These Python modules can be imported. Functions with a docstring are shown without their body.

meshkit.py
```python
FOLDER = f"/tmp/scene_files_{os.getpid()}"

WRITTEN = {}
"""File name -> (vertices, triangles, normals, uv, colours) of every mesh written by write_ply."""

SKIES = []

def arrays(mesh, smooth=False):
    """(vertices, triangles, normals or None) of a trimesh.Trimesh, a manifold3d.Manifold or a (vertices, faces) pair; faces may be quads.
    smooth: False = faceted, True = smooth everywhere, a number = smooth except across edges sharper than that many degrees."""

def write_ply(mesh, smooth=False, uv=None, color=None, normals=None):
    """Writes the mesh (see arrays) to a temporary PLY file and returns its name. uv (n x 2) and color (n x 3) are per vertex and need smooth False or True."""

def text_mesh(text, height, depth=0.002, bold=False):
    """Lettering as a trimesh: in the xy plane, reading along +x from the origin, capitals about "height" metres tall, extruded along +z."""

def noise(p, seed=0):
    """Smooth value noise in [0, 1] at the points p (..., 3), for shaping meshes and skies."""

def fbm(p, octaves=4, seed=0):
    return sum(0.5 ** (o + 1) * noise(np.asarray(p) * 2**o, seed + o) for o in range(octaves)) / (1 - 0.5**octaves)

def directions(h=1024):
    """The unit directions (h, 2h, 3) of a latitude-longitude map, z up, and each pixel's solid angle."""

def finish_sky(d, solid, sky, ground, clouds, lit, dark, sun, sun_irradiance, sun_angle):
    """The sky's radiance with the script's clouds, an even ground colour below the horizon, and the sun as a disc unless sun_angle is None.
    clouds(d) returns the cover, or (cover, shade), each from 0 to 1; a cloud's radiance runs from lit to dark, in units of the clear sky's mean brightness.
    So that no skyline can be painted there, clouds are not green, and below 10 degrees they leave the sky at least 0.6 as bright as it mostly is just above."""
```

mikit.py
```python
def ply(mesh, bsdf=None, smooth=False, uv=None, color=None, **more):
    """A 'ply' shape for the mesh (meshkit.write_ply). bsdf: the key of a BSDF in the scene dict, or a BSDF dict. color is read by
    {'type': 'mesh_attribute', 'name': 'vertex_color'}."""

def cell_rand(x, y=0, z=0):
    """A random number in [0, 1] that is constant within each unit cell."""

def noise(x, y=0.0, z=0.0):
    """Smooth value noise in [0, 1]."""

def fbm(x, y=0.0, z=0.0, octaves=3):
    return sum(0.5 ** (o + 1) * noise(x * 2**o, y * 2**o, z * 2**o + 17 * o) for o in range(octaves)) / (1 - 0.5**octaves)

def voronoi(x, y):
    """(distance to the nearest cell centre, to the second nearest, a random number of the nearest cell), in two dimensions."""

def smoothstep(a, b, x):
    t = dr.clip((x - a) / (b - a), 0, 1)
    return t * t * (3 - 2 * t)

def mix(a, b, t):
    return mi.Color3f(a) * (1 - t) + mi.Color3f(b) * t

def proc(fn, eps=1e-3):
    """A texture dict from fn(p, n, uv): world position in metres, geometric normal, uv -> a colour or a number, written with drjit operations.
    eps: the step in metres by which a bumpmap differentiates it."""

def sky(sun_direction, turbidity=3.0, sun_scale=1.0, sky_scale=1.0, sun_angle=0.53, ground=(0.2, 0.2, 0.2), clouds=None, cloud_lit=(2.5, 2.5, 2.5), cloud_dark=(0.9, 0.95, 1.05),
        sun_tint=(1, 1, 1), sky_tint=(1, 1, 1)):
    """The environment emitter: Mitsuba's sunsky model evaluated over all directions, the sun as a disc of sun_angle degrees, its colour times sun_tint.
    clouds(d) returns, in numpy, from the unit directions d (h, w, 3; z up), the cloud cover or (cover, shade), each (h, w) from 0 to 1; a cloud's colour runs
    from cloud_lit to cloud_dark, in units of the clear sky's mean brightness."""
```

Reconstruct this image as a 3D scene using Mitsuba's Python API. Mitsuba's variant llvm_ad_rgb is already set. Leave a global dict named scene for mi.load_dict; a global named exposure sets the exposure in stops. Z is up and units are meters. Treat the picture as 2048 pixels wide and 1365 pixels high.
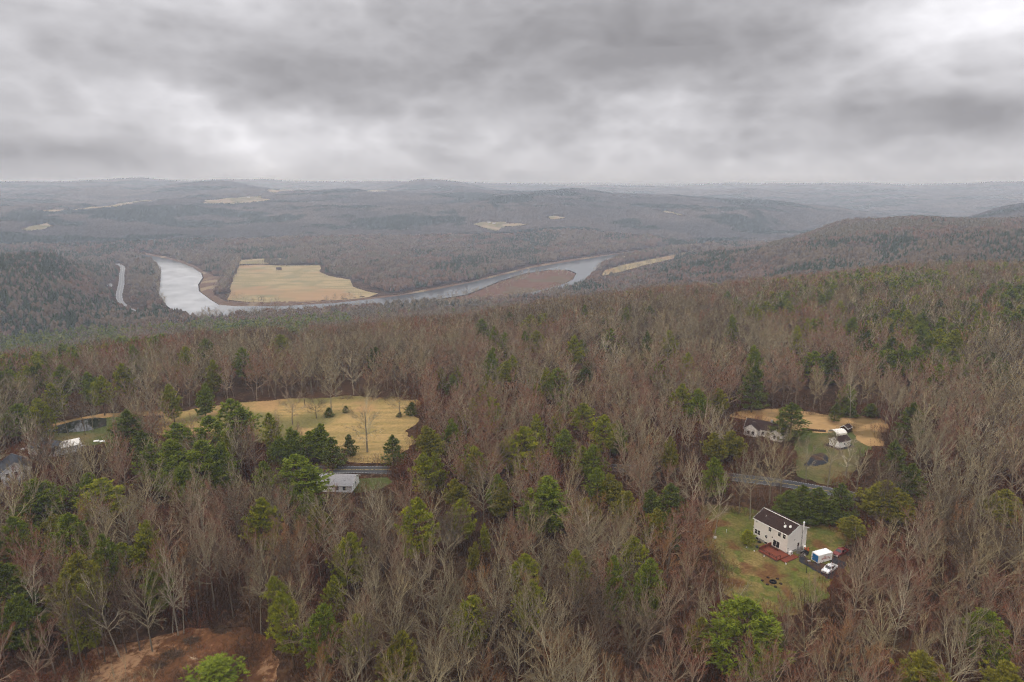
import math, numpy as np, trimesh, shapely, shapely.affinity, drjit as dr, mitsuba as mi, mikit, meshkit
from shapely.geometry import Polygon, LineString, Point
from scipy.spatial import Delaunay
from scipy.interpolate import RBFInterpolator, RegularGridInterpolator
T4 = mi.ScalarTransform4f
scene, labels = {}, {}

# ------------------------------------------------------------------ camera, sky, haze, exposure
F, PITCH, ZC = 1365.0, math.radians(13.1), 100.0           # focal length in pixels of the 2048 wide photograph, height of the lens
EYE = np.array([0.0, 0.0, ZC])
exposure = 1.52
scene['camera'] = {'type': 'perspective', 'fov': 2 * math.degrees(math.atan(1024 / F)), 'fov_axis': 'x', 'near_clip': 1.0, 'far_clip': 60000.0,
                   'to_world': T4().look_at(origin=EYE.tolist(), target=[0, math.cos(PITCH), ZC - math.sin(PITCH)], up=[0, 0, 1]),
                   'medium': {'type': 'ref', 'id': 'haze_air'}}

# cloud masses: (azimuth deg, elevation deg, half width az, half width el, darker > 0 / brighter < 0)
MASSES = [(-37, 11.5, 5, 2.6, -.30), (-33, 15.0, 10, 2, .2), (-29, 8.5, 8, 3.0, -.12), (-21, 9.0, 8, 1.7, .30), (-14, 6.6, 7, 1.6, .42), (-17.5, 12.5, 8, 2.0, -.22), (-25, 5.3, 6, 1.4, -.28), (-17, 3.6, 9, 1.6, -.5),
          (-33, 3.0, 8, 1.5, .10), (4, 12, 13, 3.2, .34), (14, 8.6, 10, 1.8, .40), (3, 5.0, 6, 1.2, .30), (-6, 4.2, 6, .9, .05), (11.5, 6.0, 3.5, 1.3, -.52), (22, 6.0, 3.4, 1.1, -.34), (18, 5.0, 5, 1.1, -.1), (1, 2.2, 6, .8, -.28),
          (31, 5.6, 9, 1.1, .50), (37, 4.1, 6, 1.0, .25), (29, 9.4, 8, 2.0, -.42), (37, 13.0, 6, 3.0, -.58), (24, 13.5, 6, 1.6, .06), (16, 2.7, 12, .7, .10), (-33, 1.2, 10, 1.0, .22), (14, 1.0, 16, .6, -.08), (0, 2.2, 40, 1.2, .10)]


def clouds(d):
    az, el = np.degrees(np.arctan2(d[..., 0], d[..., 1])), np.degrees(np.arcsin(np.clip(d[..., 2], -1, 1)))
    p = np.stack([d[..., 0], d[..., 1], d[..., 2] * 1.7], -1)
    warp = np.stack([meshkit.fbm(p * 8 + k * 31.7, 4, k) - .5 for k in range(3)], -1)
    soft = meshkit.fbm(p * 6 + warp * .9, 5, 5) - .5
    q = p * 19 + warp * .7
    billow = sum(np.abs(2 * meshkit.noise(q * 2 ** k, 40 + k) - 1) * .5 ** k for k in range(5)) - .95
    a, e = az + warp[..., 0] * 11, el + warp[..., 1] * 4.5
    m = 0.0
    for a0, e0, wa, we, s in MASSES:
        m = m + s * np.exp(-.5 * (((a - a0) / wa) ** 2 + ((e - e0) / we) ** 2))
    # an overcast sky: nearly three times brighter overhead than low down
    level = .325 + .675 * np.clip((np.sin(np.radians(np.clip(el, 0, 90))) - .3) / .7, 0, 1)
    level = level * np.exp(-.80 * (m + soft * .9 + billow * .26)) * .95
    return np.ones_like(el), np.clip((1.3 - level) / 1.2, 0, 1)


SKY = 2.15
scene['sky'] = mikit.sky((-0.50, -0.62, 0.60), turbidity=3, sun_scale=0.28, sun_angle=25, clouds=clouds, cloud_lit=np.array([3.17, 3.15, 3.27]) * 1.3 * SKY, cloud_dark=np.array([3.22, 3.12, 3.34]) * .1 * SKY)
scene['haze_air'] = {'type': 'homogeneous', 'albedo': {'type': 'rgb', 'value': [.93, .95, .98]}, 'sigma_t': {'type': 'rgb', 'value': [1.38e-4, 1.54e-4, 1.82e-4]}}
scene['haze'] = {'type': 'cube', 'to_world': T4().translate([0, 0, 2]).scale([14000, 14000, 142]), 'bsdf': {'type': 'null'}, 'interior': {'type': 'ref', 'id': 'haze_air'}}
labels['haze'] = {'kind': 'stuff', 'label': 'thin grey winter haze lying over the valley', 'category': 'haze'}


# ------------------------------------------------------------------ helpers
def tag(key, label, cat, group=None, kind=None):
    labels[key] = {'label': label, 'category': cat}
    if group: labels[key]['group'] = group
    if kind: labels[key]['kind'] = kind


def add(key, mesh, bsdf, smooth=False):
    k, n = key, 0
    while k in scene:
        n += 1
        k = f'{key}_{n:03d}'
    scene[k] = mikit.ply(mesh, bsdf, smooth)
    return k


def structure(key, mesh, bsdf, label, cat, smooth=False):
    k = add(key, mesh, bsdf, smooth)
    tag(k, label, cat, kind='structure')
    return k


def ray(px, py):
    a, b, c, s = (np.asarray(px, float) - 1024) / F, (682.5 - np.asarray(py, float)) / F, math.cos(PITCH), math.sin(PITCH)
    return np.stack([a, c + b * s, b * c - s], -1)


def flat_at(px, py, z=0.0):
    d = ray(px, py)
    return EYE + d * ((z - ZC) / d[..., 2])[..., None]


def project(p):
    x, y, z = p[..., 0], p[..., 1], p[..., 2] - ZC
    dep = y * math.cos(PITCH) - z * math.sin(PITCH)
    return 1024 + F * x / dep, 682.5 - F * (y * math.sin(PITCH) + z * math.cos(PITCH)) / dep


# ------------------------------------------------------------------ the land's height
RIVER_Z = -130.0
CTRL = []                                                     # (azimuth, distance, ground height)


def ctrl(px, *rows, th=15.0):
    for py, d in rows:
        r = ray(px, py)
        q = math.hypot(r[0], r[1])
        CTRL.append((math.atan2(r[0], r[1]), d, ZC + d * r[2] / q - th))


def ctrl_z(px, *rows):
    for z, d in rows:
        r = ray(px, 600)
        CTRL.append((math.atan2(r[0], r[1]), d, z))


for px in (-150, 150, 450, 800):
    ctrl_z(px, (0, 40), (0, 100), (0, 180), (0, 260), (-3, 350), (-12, 450), (-41, 600), (-84, 800), (-114, 1000), (-127, 1150))
ctrl_z(1100, (0, 40), (0, 100), (0, 180), (0, 260), (-1, 350), (-6, 450), (-22, 600), (-62, 800), (-100, 1000), (-122, 1250), (-127, 1400))
for px in (1300,):
    ctrl_z(px, (0, 40), (0, 100), (0, 180), (0, 260), (0, 350), (-3, 450), (-13, 600), (-24, 700), (-62, 900), (-100, 1200), (-124, 1500), (-127, 2000))
for px in (1520,):
    ctrl_z(px, (0, 40), (0, 100), (0, 180), (0, 260), (0, 350), (-2, 450), (-8, 600), (-14, 720), (-55, 1000), (-95, 1400), (-118, 2000), (-125, 2600))
for px in (1760,):
    ctrl_z(px, (0, 40), (0, 100), (0, 180), (0, 260), (1, 350), (0, 450), (-2, 600), (-5, 800), (-40, 1100), (-75, 1400))
for px in (2000, 2200):
    ctrl_z(px, (0, 40), (0, 100), (0, 180), (0, 260), (3, 350), (4, 450), (4, 600), (2, 850), (-30, 1100), (-50, 1350))
ctrl(1430, (505, 1750), (490, 2050)); ctrl(1560, (505, 1500), (472, 1900)); ctrl(1690, (500, 1500), (465, 1800), (437, 2150)); ctrl_z(1690, (-90, 2700), (-120, 3300))
ctrl(1830, (500, 1350), (460, 1700), (429, 2150)); ctrl_z(1830, (-70, 2700), (-115, 3500), (-115, 5000))
ctrl(2000, (480, 1450), (450, 1900), (438, 2300)); ctrl_z(2000, (-45, 2700)); ctrl(2020, (408, 3600)); ctrl_z(2000, (-110, 4600), (-110, 5600))
ctrl(2200, (480, 1450), (450, 1900), (430, 2400), (400, 3800)); ctrl_z(2200, (-80, 5000))
ctrl(0, (560, 1380), (505, 1680)); ctrl(100, (600, 1250), (550, 1420), (497, 1680)); ctrl(200, (560, 1440), (515, 1750)); ctrl(-150, (560, 1380), (500, 1700))
for px in (-150, 0, 100, 200): ctrl_z(px, (-126, 1150), (-110, 2000), (-128, 2350))
ctrl_z(300, (-127, 1400), (-127, 1800), (-128, 2200))
for px in (450, 650): ctrl_z(px, (-128, 1300), (-127, 1700), (-126, 2200))
ctrl_z(850, (-128, 1500), (-127, 2000)); ctrl_z(1000, (-128, 1600), (-128, 2000)); ctrl_z(1150, (-128, 1700), (-128, 2150)); ctrl_z(1350, (-128, 2450)); ctrl_z(1640, (-129, 3300), (-128, 3700)); ctrl_z(1780, (-125, 4200))
ctrl(-150, (475, 2900), (425, 3800), (400, 4900), (388, 5400)); ctrl(0, (470, 2900), (430, 3700), (412, 4300), (395, 5200)); ctrl(150, (470, 2900), (440, 3400), (425, 3800), (402, 4700), (387, 5500))
ctrl(300, (470, 2850), (440, 3350), (418, 3900), (398, 4700), (381, 5600)); ctrl(500, (470, 2800), (440, 3300), (415, 3900), (395, 4500), (383, 5100), (376, 5500)); ctrl(450, (366, 5900))
ctrl(650, (480, 2600), (440, 3200), (412, 3900), (385, 5000), (372, 5700)); ctrl(830, (500, 2350), (470, 2700), (440, 3150), (412, 3900), (385, 5200), (357, 6600)); ctrl(960, (390, 4700), (368, 6400))
ctrl(1000, (510, 2220), (470, 2650), (430, 3200), (405, 3700), (388, 4200)); ctrl(1150, (495, 2330), (460, 2700), (420, 3250), (383, 4000)); ctrl(1250, (470, 2700), (430, 3200), (390, 4000))
ctrl(1400, (465, 2850), (430, 3350), (402, 3900), (384, 4500)); ctrl(1540, (430, 3500), (405, 4050), (388, 4600)); ctrl(1660, (435, 3900), (412, 4300), (402, 4800)); ctrl(1740, (425, 4300), (414, 4700))
for px, z, d in ((1250, -10, 5300), (1400, -50, 5500), (1540, -80, 5600), (1660, -105, 5700), (1740, -110, 5500), (1850, -115, 6000), (1150, 10, 5000)): ctrl_z(px, (z, d))
for px in (0, 300, 500, 700, 1000, 1150, 1400, 1560): ctrl_z(px, (-55, 6900 if px in (500, 700, 830) else 6100))
for px, py, d in ((-150, 372, 8300), (0, 370, 8300), (110, 378, 7900), (200, 368, 8000), (300, 362, 8300), (400, 371, 8200), (560, 362, 9500), (700, 358, 9600), (830, 366, 9600), (1000, 359, 9700), (1080, 366, 9000), (1150, 361, 7800), (1230, 367, 8000), (1340, 366, 9000),
                  (1450, 374, 7300), (1610, 369, 7400), (1700, 376, 7400), (1780, 362, 10200), (1860, 366, 9800), (1900, 375, 7600), (1960, 361, 10000), (2048, 366, 9800), (2200, 366, 9800)):
    ctrl(px, (py, d), th=13)
for px in (0, 400, 800, 1200, 1600, 2000): ctrl_z(px, (20, 13500))
for a in (60, 95, 140, 180, -140, -95, -60):
    for z, d in ((0, 40), (0, 200), (-5, 700), (-40, 1500), (-20, 4000), (20, 12000)): CTRL.append((math.radians(a), d, z))
CTRL = np.array(CTRL)
uv_of = lambda a, d: np.stack([np.asarray(a) * 3.0, np.log(np.asarray(d) / 100.0) * 1.15], -1)
rbf = RBFInterpolator(uv_of(CTRL[:, 0], CTRL[:, 1]), CTRL[:, 2], kernel='linear', smoothing=0.01)
rows = [30.0]
while rows[-1] < 13400:
    d = rows[-1]
    rows.append(d + (9.0 if 1150 < d < 2650 else min(max(.02 * d, 1.5), 9.0) if d <= 1150 else .0155 * d))
RAD = np.array(rows)
AZ = np.concatenate([np.radians([-180, -150, -125, -105, -90, -78, -68, -60, -55]), np.arange(-.86, .8601, .003), np.radians([55, 60, 68, 78, 90, 105, 125, 150, 180])])
A, D = np.meshgrid(AZ, RAD, indexing='ij')
X, Y = np.sin(A) * D, np.cos(A) * D
Z = rbf(uv_of(A.ravel(), D.ravel())).reshape(A.shape)
from scipy.ndimage import gaussian_filter
Z = gaussian_filter(Z, (5, 3), mode='nearest')
P3 = np.stack([X, Y, X * 0], -1)
Z += np.clip((Z + 122) / 60, 0, 1) * np.clip((D - 2500) / 900, 0, 1) * np.clip((8000 - D) / 2000, 0, 1) * (meshkit.fbm(np.stack([X / 900, Y / 1100, X * 0], -1), 3, 77) - .5) * 120
Z += np.clip((D - 4600) / 2500, 0, 1) * (meshkit.fbm(np.stack([X / 1500, Y / 2600, X * 0], -1), 3, 31) - .5) * 190
hi = np.clip((Z + 126) / 40, 0, 1)
Z += hi * np.clip((D - 250) / 900, 0, 1) * ((meshkit.fbm(P3 / 420, 3, 3) - .5) * np.clip(D / 110, 4, 30) + (meshkit.fbm(P3 / 130, 2, 8) - .5) * np.clip(D / 260, 1, 9))
Z += (meshkit.fbm(P3 / 45, 3, 4) - .5) * 1.2 * np.clip((D - 90) / 150, .15, 1) * np.clip((1600 - D) / 800, 0, 1)


def px_poly(pts, z): return Polygon(flat_at(*np.array(pts, float).T, z)[:, :2])


def smooth_poly(p, r): return p.buffer(r).buffer(-2 * r).buffer(r)


FLOOD = px_poly([(262, 512), (262, 640), (420, 652), (700, 650), (1000, 632), (1130, 606), (1180, 580), (1225, 556), (1440, 503), (1690, 463), (1640, 457), (1400, 484), (1200, 511), (1000, 549), (860, 577), (790, 580), (720, 548), (660, 517), (480, 511), (400, 505)], -128)
ISLAND = smooth_poly(px_poly([(850, 606), (880, 598), (930, 590), (965, 577), (1000, 562), (1050, 547), (1100, 540), (1140, 541), (1153, 547), (1146, 560), (1120, 571), (1080, 581), (1010, 596), (940, 603), (880, 608)], RIVER_Z), 4)
RIVER = px_poly([(275, 511), (305, 521), (323, 540), (322, 560), (319, 588), (335, 612), (362, 632), (395, 640), (480, 638), (600, 629), (720, 623), (830, 614), (920, 611), (1010, 606), (1065, 598), (1120, 584), (1155, 571), (1178, 556), (1190, 541), (1200, 531), (1230, 518.5), (1310, 502), (1380, 494.6), (1450, 488.6),
                  (1440, 487.4), (1350, 493.4), (1290, 499.6), (1200, 514), (1130, 525), (1060, 537), (1000, 552), (940, 566), (870, 580), (800, 592), (730, 600), (667, 607), (560, 613), (470, 613), (436, 610), (420, 600), (397, 583), (395, 570), (404, 556), (402, 547), (386, 536), (359, 525), (330, 517), (285, 509)], RIVER_Z).buffer(0)
WATER = smooth_poly(RIVER.buffer(1), 2).difference(ISLAND)
near_f = (D > 900) & (D < 4500) & (np.abs(A) < .9)
pts = shapely.points(X[near_f], Y[near_f])
df, dw = shapely.distance(pts, FLOOD), shapely.distance(pts, WATER)
zf = Z[near_f]
t = np.clip(df / 130, 0, 1)
zf = -127.2 * (1 - t) + np.maximum(zf, -127.2) * t
t = np.clip(dw / 22, 0, 1)
zf = np.where(dw < 22, -132.5 * (1 - t) + zf * t, zf)
Z[near_f] = zf
Z = np.where(near_f, Z, np.maximum(Z, -127.5))
_H = RegularGridInterpolator((AZ, RAD), Z, bounds_error=False, fill_value=None)


def H(x, y): return _H(np.stack([np.arctan2(x, y), np.clip(np.hypot(x, y), 31, 13300)], -1))


def grid_mesh(nu, nv, V):
    i, j = np.meshgrid(np.arange(nu - 1), np.arange(nv - 1), indexing='ij')
    q = i * nv + j
    return V, np.vstack([np.stack([q, q + nv, q + nv + 1], -1).reshape(-1, 3), np.stack([q, q + nv + 1, q + 1], -1).reshape(-1, 3)])[:, ::-1]


def ground_at(px, py, zoff=0.0):
    """The points of the land (raised by zoff) that a sight line meets."""
    px, py = np.atleast_1d(np.asarray(px, float)), np.atleast_1d(np.asarray(py, float))
    d = ray(px, py)
    d = d / np.hypot(d[:, 0], d[:, 1])[:, None]
    s = np.geomspace(70, 13000, 2600)
    q = EYE + d[:, None] * s[None, :, None]
    below = q[..., 2] < H(q[..., 0], q[..., 1]) + zoff
    k = np.clip(below.argmax(1), 1, None)
    out = q[np.arange(len(px)), k]
    out[:, 2] = H(out[:, 0], out[:, 1])
    return out


def poly_on_land(pts, r=0.0):
    g = Polygon(ground_at(*np.array(pts, float).T)[:, :2]).buffer(0)
    return smooth_poly(g, r) if r else g


def sheet(poly, step, lift, frill=0.0, seed=0):
    """A sheet that follows the land inside a polygon; frill makes its edge uneven."""
    polys = [g for g in getattr(poly, 'geoms', [poly]) if g.area > 1]
    vs, fs, n = [], [], 0
    for g in polys:
        b = np.array(shapely.segmentize(g, step).exterior.coords)[:-1]
        if frill:
            w = (meshkit.fbm(np.c_[b / (step * 6), b[:, 0] * 0], 4, seed) - .5) * 2 * frill + (meshkit.noise(np.c_[b / step / 1.5, b[:, 0] * 0], seed + 3) - .5) * .5 * frill
            t = np.roll(b, -1, 0) - np.roll(b, 1, 0)
            b = b + np.c_[t[:, 1], -t[:, 0]] / (np.linalg.norm(t, axis=1, keepdims=True) + 1e-9) * w[:, None]
        g2 = Polygon(b).buffer(0)
        x0, y0, x1, y1 = g2.bounds
        gx, gy = np.meshgrid(np.arange(x0, x1, step), np.arange(y0, y1, step))
        gx = gx + (np.arange(gx.shape[0]) % 2)[:, None] * step * .5
        ins = g2.buffer(-step * .4)
        m = shapely.contains_xy(ins, gx.ravel(), gy.ravel())
        p = np.vstack([b, np.c_[gx.ravel(), gy.ravel()][m]])
        tri = Delaunay(p).simplices
        c = p[tri].mean(1)
        tri = tri[shapely.contains_xy(g2, c[:, 0], c[:, 1])]
        cr = np.cross(p[tri[:, 1]] - p[tri[:, 0]], p[tri[:, 2]] - p[tri[:, 0]])
        tri[cr < 0] = tri[cr < 0][:, ::-1]
        vs.append(np.c_[p, H(p[:, 0], p[:, 1]) + lift]); fs.append(tri + n); n += len(p)
    return np.vstack(vs), np.vstack(fs)


def ribbon(line, width, lift, offset=0.0, step=2.0):
    L = shapely.segmentize(LineString(line), step)
    c = np.array(L.coords)
    t = np.gradient(c, axis=0); t /= np.linalg.norm(t, axis=1, keepdims=True)
    nrm = np.c_[-t[:, 1], t[:, 0]]
    e = [c + nrm * (offset + s * width / 2) for s in (-1, 0, 1)]
    V = np.stack([np.c_[q, H(q[:, 0], q[:, 1]) + lift] for q in e], 1)
    return grid_mesh(len(c), 3, V.reshape(-1, 3))


# ------------------------------------------------------------------ materials
def dif(r, g, b): return {'type': 'twosided', 'bsdf': {'type': 'diffuse', 'reflectance': {'type': 'rgb', 'value': [r, g, b]}}}


def gloss(r, g, b, rough=.35, spec=.5, metal=0.0): return {'type': 'twosided', 'bsdf': {'type': 'principled', 'base_color': {'type': 'rgb', 'value': [r, g, b]}, 'roughness': rough, 'specular': spec, 'metallic': metal}}


def pro(fn): return {'type': 'twosided', 'bsdf': {'type': 'diffuse', 'reflectance': mikit.proc(fn)}}


C3 = mi.Color3f
mix, fbm, noise, sst = mikit.mix, mikit.fbm, mikit.noise, mikit.smoothstep


def f_litter(p, n, uv):
    a, b = fbm(p.x * .07, p.y * .07, 3.0), fbm(p.x * .9, p.y * .9, 1.0)
    c = mix((.036, .023, .015), (.082, .044, .025), sst(.3, .7, a * .6 + b * .4))
    return mix(c, (.14, .085, .05), sst(.58, .8, b) * .6)


def f_lawn(p, n, uv):
    a, b, c = fbm(p.x * .11, p.y * .11, 2.0), fbm(p.x * .45, p.y * .45, 7.0), noise(p.x * 2.3, p.y * 2.3, 1.0)
    k = mix((.150, .130, .040), (.225, .165, .062), sst(.35, .65, a))
    k = mix(k, (.105, .122, .028), sst(.46, .68, b) * .85)
    k = mix(k, (.14, .064, .03), sst(.52, .72, fbm(p.x * .16, p.y * .16, 21.0)) * .85)
    return k * (.72 + .5 * c)


def f_green(p, n, uv):
    a, c = fbm(p.x * .08, p.y * .08, 5.0), noise(p.x * 1.7, p.y * 1.7, 1.0)
    return mix((.085, .098, .032), (.15, .12, .055), sst(.4, .72, a)) * (.78 + .4 * c)


def f_meadow(p, n, uv):
    a, s, c = fbm(p.x * .03, p.y * .03, 2.0), fbm(p.x * .05 + p.y * .02, p.y * .5, 4.0), noise(p.x * 1.5, p.y * 1.5, 1.0)
    k = mix((.40, .275, .115), (.32, .23, .09), sst(.35, .65, s))
    k = mix(k, (.155, .145, .055), sst(.42, .60, a) * .85)
    return mix(k, (.42, .25, .12), sst(.62, .8, fbm(p.x * .06, p.y * .06, 11.0)) * .7) * (.82 + .3 * c)


def f_straw(p, n, uv):
    a, s = fbm(p.x * .07, p.y * .12, 6.0), fbm(p.x * .5, p.y * .6, 4.0)
    k = mix((.45, .29, .135), (.34, .21, .095), s)
    return mix(k, (.12, .085, .035), sst(.52, .72, a) * .8)


def f_dirt(p, n, uv):
    a, s = fbm(p.x * .12, p.y * .12, 6.0), fbm(p.x * 1.1, p.y * 1.1, 4.0)
    k = mix((.085, .042, .022), (.21, .098, .046), s)
    return mix(k, (.34, .20, .11), sst(.50, .95, a + (s - .5) * .9))


def f_field(p, n, uv):
    a, s = fbm(p.x * .008, p.y * .008, 6.0), fbm(p.x * .02, p.y * .09, 4.0)
    k = mix((.37, .285, .155), (.27, .225, .12), sst(.3, .7, s))
    k = mix(k, (.215, .195, .105), sst(.5, .7, fbm(p.x * .02, p.y * .012, 13.0)) * .7)
    return mix(k, (.36, .225, .125), sst(.52, .72, a) * .8)


def f_hill_field(p, n, uv):
    return mix(mix((.30, .235, .15), (.205, .18, .105), sst(.4, .6, fbm(p.x * .009, p.y * .009, 2.0))), (.14, .135, .08), sst(.55, .75, fbm(p.x * .02, p.y * .02, 7.0)) * .8)


def f_bank(p, n, uv):
    a, s = fbm(p.x * .02, p.y * .02, 6.0), fbm(p.x * .12, p.y * .12, 4.0)
    return mix(mix((.11, .065, .046), (.16, .105, .07), s), (.25, .185, .115), sst(.55, .75, a))


def f_island(p, n, uv):
    a, s = fbm(p.x * .015, p.y * .015, 6.0), fbm(p.x * .12, p.y * .12, 4.0)
    return mix(mix((.12, .062, .044), (.165, .092, .06), s), (.115, .10, .055), sst(.5, .7, a) * .6)


def f_road(p, n, uv): return C3(.075, .075, .078) * (.75 + .5 * fbm(p.x * .3, p.y * .3, 1.0))


def f_gravel(p, n, uv):
    a = fbm(p.x * .22, p.y * .22, 8.0)
    return mix((.036, .037, .042), (.088, .052, .032), sst(.42, .66, a)) * (.7 + .6 * noise(p.x * 2.2, p.y * 2.2, 2.0))


def f_shingle(p, n, uv):
    return mix((.030, .020, .018), (.058, .036, .030), fbm(p.x * .8, p.y * .8, p.z * 5.0)) * (.8 + .4 * mikit.cell_rand(p.x * 3, p.y * 3, p.z * 7))


def f_grey_shingle(p, n, uv):
    return mix((.055, .060, .072), (.095, .098, .105), fbm(p.x * .8, p.y * .8, p.z * 5.0)) * (.8 + .4 * mikit.cell_rand(p.x * 3, p.y * 3, p.z * 7))


def f_pale_shingle(p, n, uv): return mix((.24, .235, .24), (.34, .33, .335), fbm(p.x * .8, p.y * .8, p.z * 5.0)) * (.85 + .3 * mikit.cell_rand(p.x * 3, p.y * 3, p.z * 7))


def f_siding(p, n, uv):
    lap = sst(.78, 1.0, p.z * 5 - dr.floor(p.z * 5))
    return mix((.82, .80, .765), (.73, .70, .66), fbm(p.x * .4, p.y * .4, p.z * .9)) * (1 - .16 * lap)


def f_red_deck(p, n, uv): return mix((.26, .080, .050), (.17, .052, .034), fbm(p.x * .9, p.y * .9, p.z))


def f_concrete(p, n, uv): return C3(.34, .33, .31) * (.7 + .5 * fbm(p.x * .9, p.y * .9, p.z * 1.4))


def f_riffle_sky_sheen(p, n, uv):
    riffle_sheen = sst(-470, -580, p.x) * sst(2050, 1900, p.y)              # left bend: broken water plus bright sky reflection, painted into the base colour
    return mix((.06, .068, .075), (.36, .37, .38), riffle_sheen * (.35 + .65 * fbm(p.x * .03 + p.y * .01, p.y * .02, 3.0)))


def f_wave(p, n, uv): return (fbm(p.x * .25, p.y * .12, 1.0) * .5 + noise(p.x * 1.1, p.y * .6, 4.0) * .16) * .22


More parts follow.
